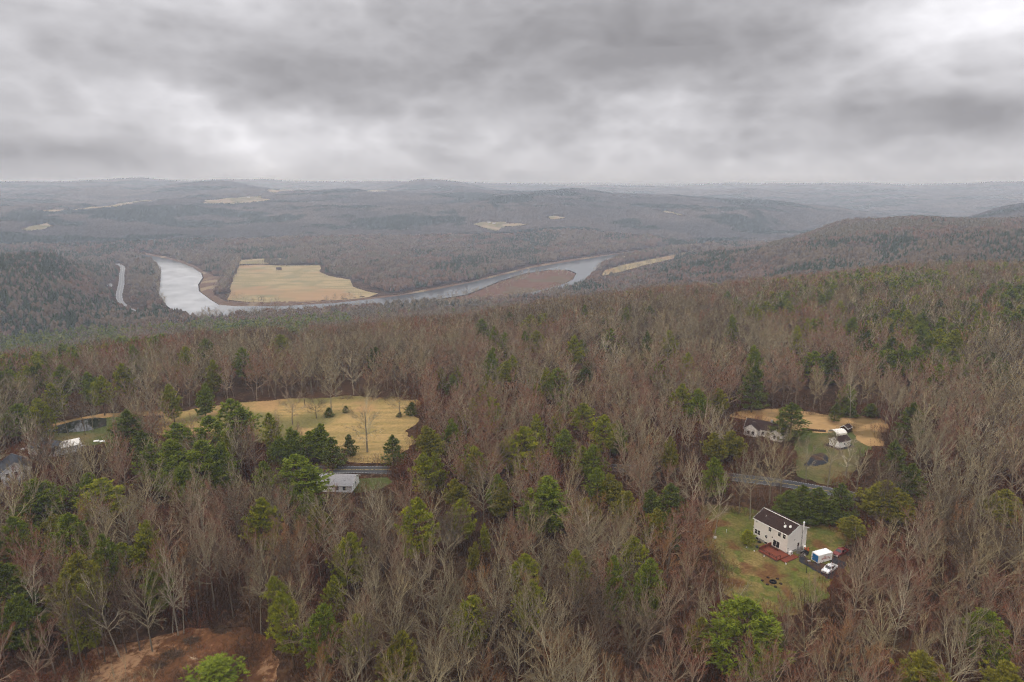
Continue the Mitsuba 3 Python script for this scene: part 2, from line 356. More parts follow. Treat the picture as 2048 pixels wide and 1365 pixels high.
M = {'litter': pro(f_litter), 'lawn_grass': pro(f_lawn), 'green_grass': pro(f_green), 'meadow_grass': pro(f_meadow), 'straw': pro(f_straw), 'dirt': pro(f_dirt), 'field_grass': pro(f_field), 'hill_grass': pro(f_hill_field), 'bank_soil': pro(f_bank),
     'island_soil': pro(f_island), 'asphalt': pro(f_road), 'shingle': pro(f_shingle), 'grey_shingle': pro(f_grey_shingle), 'pale_shingle': pro(f_pale_shingle), 'siding': pro(f_siding), 'red_wood': pro(f_red_deck), 'concrete': pro(f_concrete),
     'river_water': {'type': 'bumpmap', 'arbitrary': mikit.proc(f_wave, .4), 'scale': 1.0, 'bsdf': {'type': 'principled', 'base_color': mikit.proc(f_riffle_sky_sheen), 'roughness': .12, 'specular': 1.0}},
     'pond_water': {'type': 'principled', 'base_color': {'type': 'rgb', 'value': [.018, .020, .016]}, 'roughness': .03, 'specular': .6},
     'leafage': {'type': 'twosided', 'bsdf': {'type': 'diffuse', 'reflectance': {'type': 'mesh_attribute', 'name': 'vertex_color'}}},
     'road_paint': dif(.42, .42, .41), 'yellow_paint': dif(.55, .40, .10), 'pale_road': dif(.25, .25, .25), 'gravel': pro(f_gravel), 'white_paint': gloss(.80, .80, .79, .4), 'white_trim': dif(.74, .73, .70), 'dark_glass': gloss(.012, .014, .018, .08, .8),
     'black_metal': gloss(.015, .015, .017, .4), 'grey_metal': gloss(.30, .29, .28, .45), 'rubber': dif(.020, .020, .021), 'rim_steel': gloss(.4, .4, .41, .35, .5, .6), 'blue_door': gloss(.012, .13, .34, .45), 'red_paint': gloss(.17, .028, .022, .45), 'red_letter': dif(.38, .03, .03), 'blue_letter': dif(.03, .06, .25),
     'orange_plastic': gloss(.55, .12, .025, .45), 'brown_wood': dif(.055, .032, .024), 'grey_wood': dif(.17, .16, .15), 'bed_black': dif(.022, .022, .024), 'tarp_white': dif(.78, .75, .68), 'truck_white': gloss(.78, .79, .80, .22, .6), 'dead_wood': dif(.11, .075, .05), 'pale_wood': dif(.48, .38, .27), 'dark_hill': dif(.06, .055, .05)}
scene.update(M)

# ------------------------------------------------------------------ ground, water, fields, roads
keep_az = np.ones(len(AZ), bool)
structure('ground', grid_mesh(len(AZ), len(RAD), np.stack([X, Y, Z], -1).reshape(-1, 3)), 'litter', 'rolling wooded land covered with brown leaf litter', 'ground', smooth=True)
wm = [trimesh.creation.triangulate_polygon(g, engine='earcut') for g in getattr(WATER, 'geoms', [WATER])]
wv = [np.c_[v, np.full(len(v), RIVER_Z)] for v, f in wm]
river_mesh = trimesh.util.concatenate([trimesh.Trimesh(v, f, process=False) for v, (_, f) in zip(wv, wm)])
if river_mesh.face_normals[:, 2].mean() < 0: river_mesh.invert()
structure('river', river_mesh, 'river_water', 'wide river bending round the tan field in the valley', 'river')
BANK = px_poly([(285, 506), (330, 513), (362, 521), (392, 532), (412, 545), (428, 553), (452, 556), (436, 574), (428, 590), (452, 604), (500, 606), (667, 602), (800, 588), (940, 562), (1060, 533), (1130, 521), (1200, 511), (1290, 498), (1290, 502), (1200, 517), (1130, 527), (1060, 539), (940, 568), (800, 594), (667, 609), (470, 616), (430, 611), (395, 590), (390, 570), (398, 552), (380, 538), (330, 520)], -128).buffer(0)
structure('riverbank', sheet(BANK.difference(WATER.buffer(3)), 10, .5), 'bank_soil', 'bare brown gravel bank along the outer side of the river field', 'riverbank')
structure('river_island', sheet(ISLAND.buffer(-3), 10, .5, 3), 'island_soil', 'low rust-brown brushy island lying in the river', 'island')
FIELDS = {}
V_FIELD = px_poly([(478, 532), (520, 530), (560, 532), (640, 531), (641, 545), (660, 553), (700, 560), (708, 574), (735, 584), (757, 588), (740, 593), (700, 598), (600, 606), (500, 605), (455, 600), (462, 585), (463, 566), (472, 548)], -127)
FIELDS['river_field'] = smooth_poly(V_FIELD, 5)
FIELDS['back_field'] = px_poly([(478, 529), (482, 521), (520, 518), (566, 518), (572, 527), (520, 528)], -127)
FIELDS['bar_field'] = smooth_poly(px_poly([(1203, 553), (1210, 541), (1250, 530), (1330, 514), (1390, 502), (1425, 497), (1425, 500), (1395, 506), (1340, 519), (1280, 533), (1235, 546)], -127), 4)
structure('river_field', sheet(FIELDS['river_field'], 14, .5, 4), 'field_grass', 'large tan hay field inside the bend of the river', 'field')
structure('back_field', sheet(FIELDS['back_field'], 14, .5, 3), 'field_grass', 'narrow pale field behind the tree line of the river field', 'field')
structure('bar_field', sheet(FIELDS['bar_field'], 14, .5, 3), 'field_grass', 'long narrow tan field beside the far river reach', 'field')
HF = {'hill_field': ([(40, 424), (110, 421), (170, 418), (230, 409), (290, 401), (312, 404), (260, 413), (190, 423), (120, 427)], 'long pale pasture on the far hill with a darker notch'),
      'farm_field': ([(398, 408), (412, 401), (470, 396), (520, 394), (545, 400), (520, 409), (460, 412), (410, 411)], 'greenish farm pasture in front of the white farm buildings'),
      'crest_field': ([(533, 386), (560, 380), (600, 378), (618, 381), (590, 385), (550, 389)], 'small tan field on the crest above the far farm'),
      'slope_field': ([(942, 450), (965, 445), (1010, 443), (1062, 452), (1050, 456), (1010, 458), (995, 466), (965, 462)], 'yellow hillside field with a white farmhouse at its edge'),
      'strip_field': ([(1308, 424), (1330, 423), (1370, 431), (1370, 434), (1330, 429)], 'thin yellow field strip on the hillside over the valley'),
      'notch_field': ([(1095, 436), (1108, 433), (1128, 436), (1126, 443), (1104, 442)], 'small tan clearing above the yellow hillside field'),
      'ledge_field': ([(725, 383), (745, 381), (775, 382), (770, 387), (735, 387)], 'distant pale field near the skyline hill'),
      'left_field': ([(38, 462), (60, 452), (95, 447), (112, 455), (85, 464), (55, 466)], 'small rusty field in the woods of the far slope')}
for k, (pts_, lab) in HF.items():
    FIELDS[k] = poly_on_land(pts_)
    structure(k, sheet(FIELDS[k], 20, 2.0, 45), 'hill_grass', lab, 'field')

ROAD_PX = [(-250, 935), (60, 940), (300, 945), (545, 941), (790, 941), (1000, 936), (1250, 938), (1450, 954), (1600, 974), (1720, 996), (1900, 1029), (2048, 1050), (2330, 1092)]
rl = ground_at(*np.array(ROAD_PX, float).T)[:, :2]
from scipy.interpolate import CubicSpline
ss = np.r_[0, np.cumsum(np.linalg.norm(np.diff(rl, axis=0), axis=1))]
ROAD = CubicSpline(ss, rl)(np.arange(0, ss[-1], 4.0))
structure('road', ribbon(ROAD, 6.6, .10), 'asphalt', 'grey two-lane road crossing the woods behind the house', 'road')
for nm, off, w, m, lab in (('edge_line', 2.9, .15, 'road_paint', None), ('edge_line', -2.9, .15, 'road_paint', None), ('centre_line', .0, .2, 'yellow_paint', None)):
    add('road__' + nm, ribbon(ROAD, w, .118, off), m)
hw = np.array([(232, 524), (242, 528), (244, 540), (243, 560), (240, 580), (238, 592), (243, 603), (258, 612), (285, 622)], float)
hl = flat_at(hw[:, 0], hw[:, 1], -120.0)[:, :2]
ss = np.r_[0, np.cumsum(np.linalg.norm(np.diff(hl, axis=0), axis=1))]
HIGHWAY = CubicSpline(ss, hl)(np.arange(0, ss[-1], 8.0))
structure('highway', ribbon(HIGHWAY, 11, 1.2, step=6), 'pale_road', 'pale grey valley highway curving between the dark hill and river', 'road')
for off in (-4.6, 0, 4.6): add('highway__painted_line', ribbon(HIGHWAY, .5, 1.3, off, step=6), 'road_paint')

LAWN = poly_on_land([(1398, 1012), (1480, 1016), (1560, 1036), (1640, 1046), (1705, 1060), (1712, 1075), (1690, 1110), (1700, 1140), (1672, 1165), (1655, 1190), (1600, 1225), (1540, 1240), (1470, 1215), (1435, 1180), (1422, 1120), (1392, 1060)], 1)
YARD = poly_on_land([(1600, 866), (1650, 862), (1705, 862), (1748, 893), (1728, 915), (1702, 950), (1690, 972), (1640, 968), (1590, 955), (1590, 900)], 1)
STRAW = poly_on_land([(1450, 834), (1500, 820), (1560, 817), (1600, 821), (1640, 829), (1700, 831), (1768, 838), (1778, 858), (1765, 892), (1740, 896), (1715, 878), (1700, 863), (1640, 866), (1600, 866), (1570, 852), (1510, 842)], 1)
MEADOW = poly_on_land([(300, 848), (345, 824), (440, 812), (560, 800), (700, 794), (836, 799), (843, 812), (824, 828), (839, 846), (820, 862), (829, 884), (805, 905), (788, 930), (700, 925), (640, 905), (560, 895), (430, 880), (320, 880)], 1.5)
POND_YARD = poly_on_land([(52, 878), (104, 852), (196, 834), (300, 838), (310, 868), (240, 880), (190, 892), (150, 893), (60, 905), (36, 900)], 1)
CLEARING = poly_on_land([(120, 1365), (170, 1310), (250, 1290), (330, 1272), (420, 1255), (500, 1258), (548, 1290), (560, 1330), (545, 1420), (330, 1480), (60, 1460)], 1)
SIDE_YARD = poly_on_land([(700, 968), (720, 958), (775, 956), (786, 965), (760, 980), (712, 988)], 1)
structure('house_lawn', sheet(LAWN, 1.4, .06, 2.6), 'lawn_grass', 'patchy olive and tan lawn round the white two-storey house', 'lawn')
structure('back_yard', sheet(YARD, 1.4, .06, 2.4), 'green_grass', 'green yard round the white shed', 'lawn')
structure('straw_lot', sheet(STRAW, 1.4, .09, 2.6), 'straw', 'straw-coloured bare lot behind the small sheds', 'field')
structure('meadow', sheet(MEADOW, 2, .06, 4.0), 'meadow_grass', 'golden meadow in the woods dotted with lone trees', 'meadow')
POND_BANK = poly_on_land([(44, 872), (108, 847), (200, 829), (330, 822), (345, 832), (210, 836), (112, 853), (60, 876)], .5)
structure('pond_bank', sheet(POND_BANK, 1.6, .10, 1.2), 'straw', 'rusty bare bank along the far edge of the dark pond', 'bank')
structure('pond_yard', sheet(POND_YARD, 2, .06, 3.5), 'green_grass', 'grassy ground round the dark pond', 'lawn')
structure('clearing', sheet(CLEARING, 1.4, .06, 3), 'dirt', 'freshly cleared rust and tan dirt patch at the wood edge', 'clearing')
structure('side_yard', sheet(SIDE_YARD, 2, .06, .5), 'green_grass', 'small grass strip between the road and pale-roofed house', 'lawn')
POND = poly_on_land([(86, 866), (112, 853), (150, 843), (190, 836), (213, 838), (213, 853), (175, 863), (125, 868)], 1)
structure('pond', sheet(POND, 3, .14), 'pond_water', 'small dark woodland pond mirroring the sky', 'pond')
PATCH = poly_on_land([(1593, 1112), (1606, 1112), (1625, 1125), (1655, 1128), (1672, 1112), (1695, 1100), (1702, 1122), (1690, 1148), (1660, 1160), (1625, 1143), (1600, 1126)], .6)
structure('gravel_parking', sheet(PATCH, .8, .10, 1.1), 'gravel', 'dark gravel parking patch beside the white house', 'driveway')
DRIVE = poly_on_land([(1607, 934), (1624, 911), (1645, 905), (1658, 918), (1652, 927), (1630, 933)], .6)
structure('neighbour_driveway', sheet(DRIVE, .9, .10, .8), 'gravel', 'dark curved driveway in front of the white shed', 'driveway')
# ------------------------------------------------------------------ trees: builders
def tubes(P, R, s):
    """Branches as tubes: P (n, k, 3) points, R (n, k) radii, s sides."""
    n, k = P.shape[:2]
    t = np.gradient(P, axis=1); t /= np.linalg.norm(t, axis=-1, keepdims=True) + 1e-9
    m = t.mean(1, keepdims=True)
    ref = np.where(np.abs(m[..., 2:]) < .9, [0, 0, 1.], [1., 0, 0])
    a = np.cross(t, ref); a /= np.linalg.norm(a, axis=-1, keepdims=True) + 1e-9
    b = np.cross(t, a)
    g = np.arange(s) * 2 * np.pi / s
    V = P[:, :, None] + R[:, :, None, None] * (np.cos(g)[:, None] * a[:, :, None] + np.sin(g)[:, None] * b[:, :, None])
    i, j, q = np.meshgrid(np.arange(n), np.arange(k - 1), np.arange(s), indexing='ij')
    ix = lambda jj, qq: (i * k + jj) * s + qq % s
    f = np.stack([ix(j, q), ix(j, q + 1), ix(j + 1, q + 1), ix(j, q), ix(j + 1, q + 1), ix(j + 1, q)], -1).reshape(-1, 3)
    return V.reshape(-1, 3), f


def unit(v): return v / (np.linalg.norm(v, axis=-1, keepdims=True) + 1e-9)


def slivers(rng, B, dirs, L, w):
    side = unit(np.cross(dirs, unit(rng.normal(size=B.shape))))
    V = np.stack([B - side * (w / 2)[:, None], B + side * (w / 2)[:, None], B + dirs * L[:, None]], 1)
    return V.reshape(-1, 3), np.arange(len(B) * 3).reshape(-1, 3)


class Build:
    def __init__(s): s.v, s.f, s.c, s.n = [], [], [], 0

    def add(s, vf, col):
        v, f = vf
        s.v.append(v); s.f.append(f + s.n); s.n += len(v)
        col = np.asarray(col, float)
        s.c.append(np.broadcast_to(col, (len(v), 3)) if col.ndim == 1 else np.repeat(col, len(v) // len(col), 0))

    def ply(s): return mikit.ply((np.vstack(s.v), np.vstack(s.f)), 'leafage', color=np.clip(np.vstack(s.c) * [.985, .94, .825], .004, .9))


def grow(rng, B, dirs, L, R, k, up, wob):
    """Branches from B along dirs, bending by up towards the sky."""
    P = [B]; d = dirs
    for j in range(k - 1):
        d = unit(d + np.array([0, 0, up / (k - 1)]) + rng.normal(size=d.shape) * wob)
        P.append(P[-1] + d * (L / (k - 1))[:, None])
    return np.stack(P, 1), R[:, None] * np.linspace(1, .35, k)[None]


def spring(rng, P, R, n, t0, spread, lf, L, ctr=None):
    """n children on each branch: their starts, directions, lengths, radii."""
    m, k = P.shape[:2]
    t = rng.uniform(t0, 1, (m, n)); t[:, 0] = 1.0
    x = t * (k - 1); i = np.minimum(x.astype(int), k - 2); r = (x - i)[..., None]
    idx = np.arange(m)[:, None]
    B = P[idx, i] * (1 - r) + P[idx, i + 1] * r
    tang = unit(P[idx, i + 1] - P[idx, i])
    perp = unit(np.cross(tang, rng.normal(size=tang.shape)))
    ang = rng.uniform(spread * .5, spread * 1.3, (m, n, 1)); ang[:, 0] *= .4
    d = unit(tang * np.cos(ang) + perp * np.sin(ang) + np.array([0, 0, .12]))
    if ctr is not None: d = unit(d + .62 * unit(B - ctr))                # twigs reach outwards, so that the crown is rounded
    Lc = L[:, None] * lf * rng.uniform(.65, 1.25, (m, n)) * (1.15 - .55 * t)
    return B.reshape(-1, 3), d.reshape(-1, 3), Lc.ravel(), np.repeat(R[:, -1] * 1.1, n)


def bare_tree(seed, h, width, bark, limb, twig, lod=0, low=.40, droop=0.0):
    """(trunk, crown): a leafless broad-leaved tree."""
    rng = np.random.default_rng(seed)
    tr, cr, ctr = Build(), Build(), np.array([0, 0, .56 * h])
    k = (10, 7, 4)[lod]
    z = np.linspace(-.3, .86 * h, k)
    wob = np.cumsum(rng.normal(size=(k, 2)) * .012 * h * (6 / k), 0) * (z / h)[:, None].clip(0)
    lean = rng.normal(size=2) * .03
    tp = np.c_[wob + lean * z[:, None], z][None]
    r0 = .0105 * h + rng.uniform(0, .05)
    trr = (r0 * (1 - np.linspace(0, 1, k)) ** .7 + .02)[None]
    lv = np.array(bark) * rng.uniform(.85, 1.15)
    tr.add(tubes(tp, trr, (6, 4, 3)[lod]), lv)
    n1 = (rng.integers(11, 15), rng.integers(9, 12), rng.integers(7, 9))[lod]
    t = np.sort(rng.uniform(low, .98, n1)); t[-1] = 1
    x = t * (k - 1); i = np.minimum(x.astype(int), k - 2)
    B = tp[0][i] * (1 - (x - i))[:, None] + tp[0][i + 1] * (x - i)[:, None]
    az = np.arange(n1) * 2.4 + rng.uniform(0, 6) + rng.normal(size=n1) * .35
    el = np.radians(np.interp(t, [low, 1], [64 + 14 * droop, 20])) * rng.uniform(.8, 1.15, n1)
    d = np.c_[np.sin(el) * np.cos(az), np.sin(el) * np.sin(az), np.cos(el)]
    L = width * .5 * np.interp(t, [low, (low + 1) / 2, 1], [1.15, 1.1, .75]) / np.sin(el).clip(.45, 1) * rng.uniform(.8, 1.15, n1)
    R = r0 * np.interp(t, [0, 1], [.66, .34]) * rng.uniform(.8, 1.1, n1)
    P1, R1 = grow(rng, B, d, L, R, (6, 4, 3)[lod], .34 - .5 * droop, .10)
    if lod < 2: (tr if lod == 0 else cr).add(tubes(P1, R1 * (1, 1.25)[lod], (4, 3, 3)[lod]), np.array(limb) * rng.uniform(.85, 1.15, (n1, 1)))
    if lod < 2:
        b2 = spring(rng, P1, R1, (8, 6)[lod], .22, .92, .46, L, ctr)
        P2, R2 = grow(rng, b2[0], b2[1], b2[2], np.maximum(b2[3], (.042, .066)[lod]), (4, 3)[lod], .22, .12)
        n2 = len(P2)
        cr.add(tubes(P2, R2 * (1, 1.15)[lod], 3), np.array(limb) * rng.uniform(.8, 1.15, (n2, 1)))
        b3 = spring(rng, P2, R2, (5, 4)[lod], .15, .85, .55, b2[2], ctr)
        mixc = rng.uniform(0, 1, (len(b3[0]), 1))
        c3 = np.array(twig) * (.1 + .6 * mixc) + np.array(limb) * (.9 - .6 * mixc)
        if lod == 0:
            cr.add(slivers(rng, b3[0], b3[1], b3[2] * 1.15, np.full(len(b3[0]), .078)), c3)
            P3 = np.stack([b3[0], b3[0] + b3[1] * (b3[2] * 1.1)[:, None]], 1)
            b4 = spring(rng, P3, np.full((len(P3), 2), .02), 5, .25, .6, .7, b3[2], ctr)
            n4 = len(b4[0])
            cr.add(slivers(rng, b4[0], b4[1], b4[2].clip(.35, 1.3), np.full(n4, .034)), np.array(twig) * rng.uniform(.75, 1.3, (n4, 1)))
        else:
            n3 = len(b3[0])
            cr.add(slivers(rng, b3[0], b3[1], b3[2] * 1.35, np.full(n3, .16)), c3)
            b4 = spring(rng, np.stack([b3[0], b3[0] + b3[1] * b3[2][:, None]], 1), np.full((n3, 2), .02), 2, .2, .6, 1.0, b3[2], ctr)
            cr.add(slivers(rng, b4[0], b4[1], b4[2] * 1.1, np.full(len(b4[0]), .085)), np.array(twig) * rng.uniform(.75, 1.25, (len(b4[0]), 1)))
    else:
        P1, R1 = P1, R1
        cr.add(tubes(P1, R1 * 1.5, 3), np.array(limb) * rng.uniform(.9, 1.25, (n1, 1)))
        b2 = spring(rng, P1, R1, 6, .2, .8, .6, L, ctr)
        n2 = len(b2[0])
        cr.add(slivers(rng, b2[0], b2[1], b2[2] * 1.1, np.full(n2, .30)), (np.array(limb) * .75 + np.array(twig) * .25) * rng.uniform(.7, 1.3, (n2, 1)))
        b3 = spring(rng, np.stack([b2[0], b2[0] + b2[1] * b2[2][:, None]], 1), np.full((n2, 2), .02), 3, .3, .65, .8, b2[2], ctr)
        cr.add(slivers(rng, b3[0], b3[1], b3[2], np.full(len(b3[0]), .17)), np.array(twig) * rng.uniform(.75, 1.25, (len(b3[0]), 1)))
    return tr, cr


def pine_tree(seed, h, width, dark, light, lod=0, low=.22, top=.55, layer=1.0, tops=1):
    """(trunk, crown): an evergreen with whorls of needle sprays. top: where the crown is widest; tops > 1: several leaders."""
    rng = np.random.default_rng(seed)
    tr, cr = Build(), Build()
    leaders = [(0.0, 0.0, 1.0)] + [(*(rng.normal(size=2) * width * .17), rng.uniform(.8, .95)) for _ in range(tops - 1)]
    for lx, ly, hs in leaders:
        hh, k = h * hs, (7, 5, 3)[lod]
        z = np.linspace(-.3, hh * .98, k)
        ben = np.clip((z / hh - .15) / .4, 0, 1)[:, None] * np.array([lx, ly]) + rng.normal(size=(k, 2)) * .02 * (z / hh)[:, None] * hh * .4
        tp = np.c_[ben, z]
        tr.add(tubes(tp[None], ((.012 * hh + .06) * np.linspace(1, .12, k))[None], (6, 4, 3)[lod]), np.array([.10, .075, .058]) * rng.uniform(.8, 1.2))
        nb = int((74, 32, 13)[lod] / len(leaders) ** .6)
        zz = np.linspace(low, .985, nb) + rng.normal(size=nb) * .012
        zz = np.round(zz * 15 * layer) / (15 * layer) * .6 + zz * .4
        prof = np.where(zz < top, np.interp(zz, [low, top], [.62, 1]), np.interp(zz, [top, .9, 1], [1, .36, .07]))
        L = width * .5 * prof * rng.uniform(.72, 1.25, nb) / len(leaders) ** .18 * 1.12
        az = np.arange(nb) * 2.39996 + rng.normal(size=nb) * .4
        el = np.radians(np.interp(zz, [low, .8, 1], [-6, 20, 62])) + rng.normal(size=nb) * .1
        d = np.c_[np.cos(el) * np.cos(az), np.cos(el) * np.sin(az), np.sin(el)]
        B = np.c_[np.interp(zz * hh, z, tp[:, 0]), np.interp(zz * hh, z, tp[:, 1]), zz * hh]
        P, R = grow(rng, B, d, L, np.full(nb, .05) * (.4 + prof), 4, .35, .05)
        if lod < 2: tr.add(tubes(P, R, 3), np.array([.085, .066, .05]))
        nt = (13, 8, 5)[lod]
        t = rng.uniform(.18, 1.0, (nb, nt)) ** .75; t[:, 0] = 1
        x = t * 3; i = np.minimum(x.astype(int), 2); r = (x - i)[..., None]
        idx = np.arange(nb)[:, None]
        C = P[idx, i] * (1 - r) + P[idx, i + 1] * r
        tang = unit(P[idx, i + 1] - P[idx, i])
        side = unit(np.cross(tang, [0, 0, 1.]))
        fan = rng.normal(size=(nb, nt, 1)) * .24 * L[:, None, None] * (1.25 - .6 * t[..., None])
        C = C + side * fan + np.array([0, 0, 1]) * (rng.normal(size=(nb, nt, 1)) * .14 - .04 * np.abs(fan))
        ns = (7, 6, 4)[lod]
        base = np.repeat(C.reshape(-1, 3), ns, 0)
        out = np.repeat(unit(tang + side * np.sign(fan) * rng.uniform(.1, .9, fan.shape) + np.array([0, 0, .18])).reshape(-1, 3), ns, 0)
        nd = unit(out + rng.normal(size=out.shape) * .55)
        n = len(base)
        sc = (.84, 1.4, 2.5)[lod] * (.60 + .042 * width)
        bt = np.repeat(np.repeat(rng.uniform(0, 1, nb), nt) * .55 + rng.uniform(0, 1, nb * nt) * .45, ns)[:, None]
        cc = (np.array(dark) * (1 - bt) + np.array(light) * bt) * np.array([1.50, 1.36, 1.15]) * rng.uniform(.82, 1.18, (n, 1))
        cr.add(slivers(rng, base - nd * .15 * sc, nd, rng.uniform(.7, 1.2, n) * sc, rng.uniform(.28, .46, n) * sc), cc)
    return tr, cr


def join(*bs):
    o = Build()
    for b in bs:
        for v, f, c in zip(b.v, b.f, b.c):
            o.v.append(v); o.f.append(f - f.min() + o.n if False else f); o.c.append(c)
        # faces were numbered inside each builder
        for q in range(len(bs) and len(b.f)): pass
    o.f = []
    n = 0
    for b in bs:
        o.f += [f + n for f in b.f]
        n += b.n
    o.n = n
    return o


def place(x, y, s=1.0, rz=0.0, dz=0.0, sz=None, slope=None):
    c, q = math.cos(rz) * s, math.sin(rz) * s
    m = np.array([[c, -q, 0, x], [q, c, 0, y], [0, 0, sz or s, dz], [0, 0, 0, 1.]])
    if slope is not None:                                       # the patch leans with the land
        m[2, 0], m[2, 1] = slope[0] * m[0, 0] + slope[1] * m[1, 0], slope[0] * m[0, 1] + slope[1] * m[1, 1]
    elif s < 2.2:                                               # every tree leans a little its own way
        m[0, 2], m[1, 2] = rng.normal() * .045, rng.normal() * .045
    return T4(m)


def instance(key, group, to):
    scene[key] = {'type': 'instance', 'to_world': to, 'group': {'type': 'ref', 'id': group}}


GREY = dict(bark=(.20, .185, .16), limb=(.34, .31, .235), twig=(.16, .122, .088))
TAN = dict(bark=(.23, .205, .165), limb=(.41, .365, .255), twig=(.175, .128, .08))
PALE = dict(bark=(.32, .30, .265), limb=(.50, .46, .385), twig=(.21, .165, .12))
DUSK = dict(bark=(.12, .10, .085), limb=(.18, .15, .125), twig=(.105, .07, .05))
RED = dict(bark=(.20, .17, .15), limb=(.30, .235, .19), twig=(.225, .085, .058))
PINK = dict(bark=(.22, .19, .17), limb=(.36, .305, .24), twig=(.20, .12, .088))
RUST = dict(bark=(.17, .14, .12), limb=(.27, .19, .13), twig=(.33, .16, .07))
BARE = [(GREY, 18.5, 8.5, .40), (TAN, 17.5, 9.0, .36), (PALE, 19, 7.5, .45), (DUSK, 16.5, 8.0, .38), (GREY, 20, 8.0, .48), (PINK, 18, 8.0, .42), (RED, 17, 7.5, .40), (RED, 18.5, 6.6, .44), (TAN, 19.5, 7.2, .5), (DUSK, 18.5, 7.5, .46), (RUST, 13.5, 7.6, .26)]
LOOKS = ['grey-barked leafless', 'tan-twigged leafless', 'pale-limbed leafless', 'dark-twigged leafless', 'tall grey leafless', 'pinkish-twigged leafless', 'red-budded leafless', 'narrow red-budded leafless', 'tall tan leafless', 'tall dark-twigged leafless', 'rust-leaved']
for i, (c, h, w, lo) in enumerate(BARE):
    for l, nm in enumerate(('bare', 'mid', 'thin')):
        tr, cr = bare_tree(100 + i * 7 + l, h, w, lod=l, low=lo, **c)
        if l == 0: scene[f'{nm}_{i}'] = {'type': 'shapegroup', 'trunk': tr.ply(), 'crown': cr.ply()}
        else: scene[f'{nm}_{i}'] = {'type': 'shapegroup', 'tree': join(tr, cr).ply()}
YEL, MIDG, DEEP, OLIVE = ((.095, .130, .018), (.235, .265, .035)), ((.065, .108, .018), (.165, .215, .036)), ((.045, .072, .020), (.115, .150, .040)), ((.095, .110, .022), (.19, .195, .040))
#        colours, height, width, crown from, widest at, layers, leaders
PINES = [(YEL, 17, 9.5, .20, .50, 1.0, 2), (MIDG, 18, 9.0, .22, .45, 1.0, 1), (DEEP, 18, 7.5, .12, .28, 1.3, 1), (YEL, 18, 8.0, .30, .58, .8, 1), (OLIVE, 16, 8.5, .35, .62, .8, 3), (MIDG, 15, 10.0, .15, .42, 1.0, 3), (DEEP, 12, 6.5, .06, .22, 1.4, 1), (MIDG, 20, 8.5, .3, .55, .7, 2)]
PLOOK = ['bright yellow-green round-topped pine', 'mid-green broad pine', 'dark green tapering conifer', 'yellow-green tall pine', 'olive bushy-headed pine', 'broad many-topped green pine', 'small dark green conifer', 'tall layered green pine']
for i, ((dk, lt), h, w, lo, tp_, ly_, n_) in enumerate(PINES):
    for l, nm in enumerate(('pine', 'midpine', 'thinpine')):
        tr, cr = pine_tree(300 + i * 5 + l, h, w, dk, lt, l, lo, tp_, ly_, n_)
        if l == 0: scene[f'{nm}_{i}'] = {'type': 'shapegroup', 'trunk': tr.ply(), 'crown': cr.ply()}
        else: scene[f'{nm}_{i}'] = {'type': 'shapegroup', 'tree': join(tr, cr).ply()}


TONES = [(.108, .082, .064), (.126, .100, .078), (.084, .066, .055), (.122, .080, .064), (.100, .087, .064)]


def far_tree(rng, x, y, evergreen, tone, limbs, out):
    """A distant tree: a ragged faceted crown (a cone for an evergreen) and, nearer by, limbs that stick out of it."""
    h, r = rng.uniform(12, 19), rng.uniform(3.2, 5.4)
    n = 5
    a = rng.uniform(0, 6.28) + np.arange(n) * 2 * np.pi / n
    if evergreen: r *= .9; h *= 1.08
    lo, mid = (.12, .5) if evergreen else (.30, .74)
    R0, R1 = r * rng.uniform(.8, 1.2, n), r * (.55 if evergreen else .78) * rng.uniform(.75, 1.25, n)
    V = np.vstack([np.c_[x + np.cos(a) * R0, y + np.sin(a) * R0, h * (lo + rng.uniform(0, .1, n))], np.c_[x + np.cos(a + .5) * R1, y + np.sin(a + .5) * R1, h * (mid + rng.uniform(-.06, .1, n))], [[x + rng.normal() * .4, y + rng.normal() * .4, h]]])
    i = np.arange(n); j = (i + 1) % n
    f = np.vstack([np.stack([i, j, i + n], 1), np.stack([j, j + n, i + n], 1), np.stack([i + n, j + n, i * 0 + 2 * n], 1)])
    c = np.array((.030, .047, .021)) * rng.uniform(.8, 1.2) if evergreen else np.array(tone) * rng.uniform(.85, 1.15)
    out.add((V[f].reshape(-1, 3), np.arange(len(f) * 3).reshape(-1, 3)), c * rng.uniform(.93, 1.07, (len(f), 1)))
    if limbs and not evergreen:
        a = rng.uniform(0, 6.28, limbs)
        B = np.c_[x + np.cos(a) * .5, y + np.sin(a) * .5, rng.uniform(.35, .6, limbs) * h]
        d = unit(np.c_[np.cos(a) * .6, np.sin(a) * .6, np.ones(limbs)] + rng.normal(size=(limbs, 3)) * .2)
        out.add(slivers(rng, B, d, (h * 1.1 - B[:, 2]), np.full(limbs, .55)), np.array(tone) * 1.45 * rng.uniform(.8, 1.2, (limbs, 1)))


def patch(key, seed, size, count, limbs, green, tone):
    rng, b = np.random.default_rng(seed), Build()
    m = int(math.sqrt(count))
    for i in range(m):
        for j in range(m):
            far_tree(rng, ((i + rng.uniform(0, 1)) / m - .5) * size, ((j + rng.uniform(0, 1)) / m - .5) * size, rng.uniform() < green, tone, limbs, b)
    scene[key] = {'type': 'shapegroup', 'tree': b.ply()}


NCL = 5
for g, fr in enumerate((.02, .30, .85)):
    for i in range(NCL):
        patch(f'clump_{g}_{i}', 700 + g * 10 + i, 20, 9, 5, fr, TONES[i])

# ------------------------------------------------------------------ trees: where they stand
rng = np.random.default_rng(11)
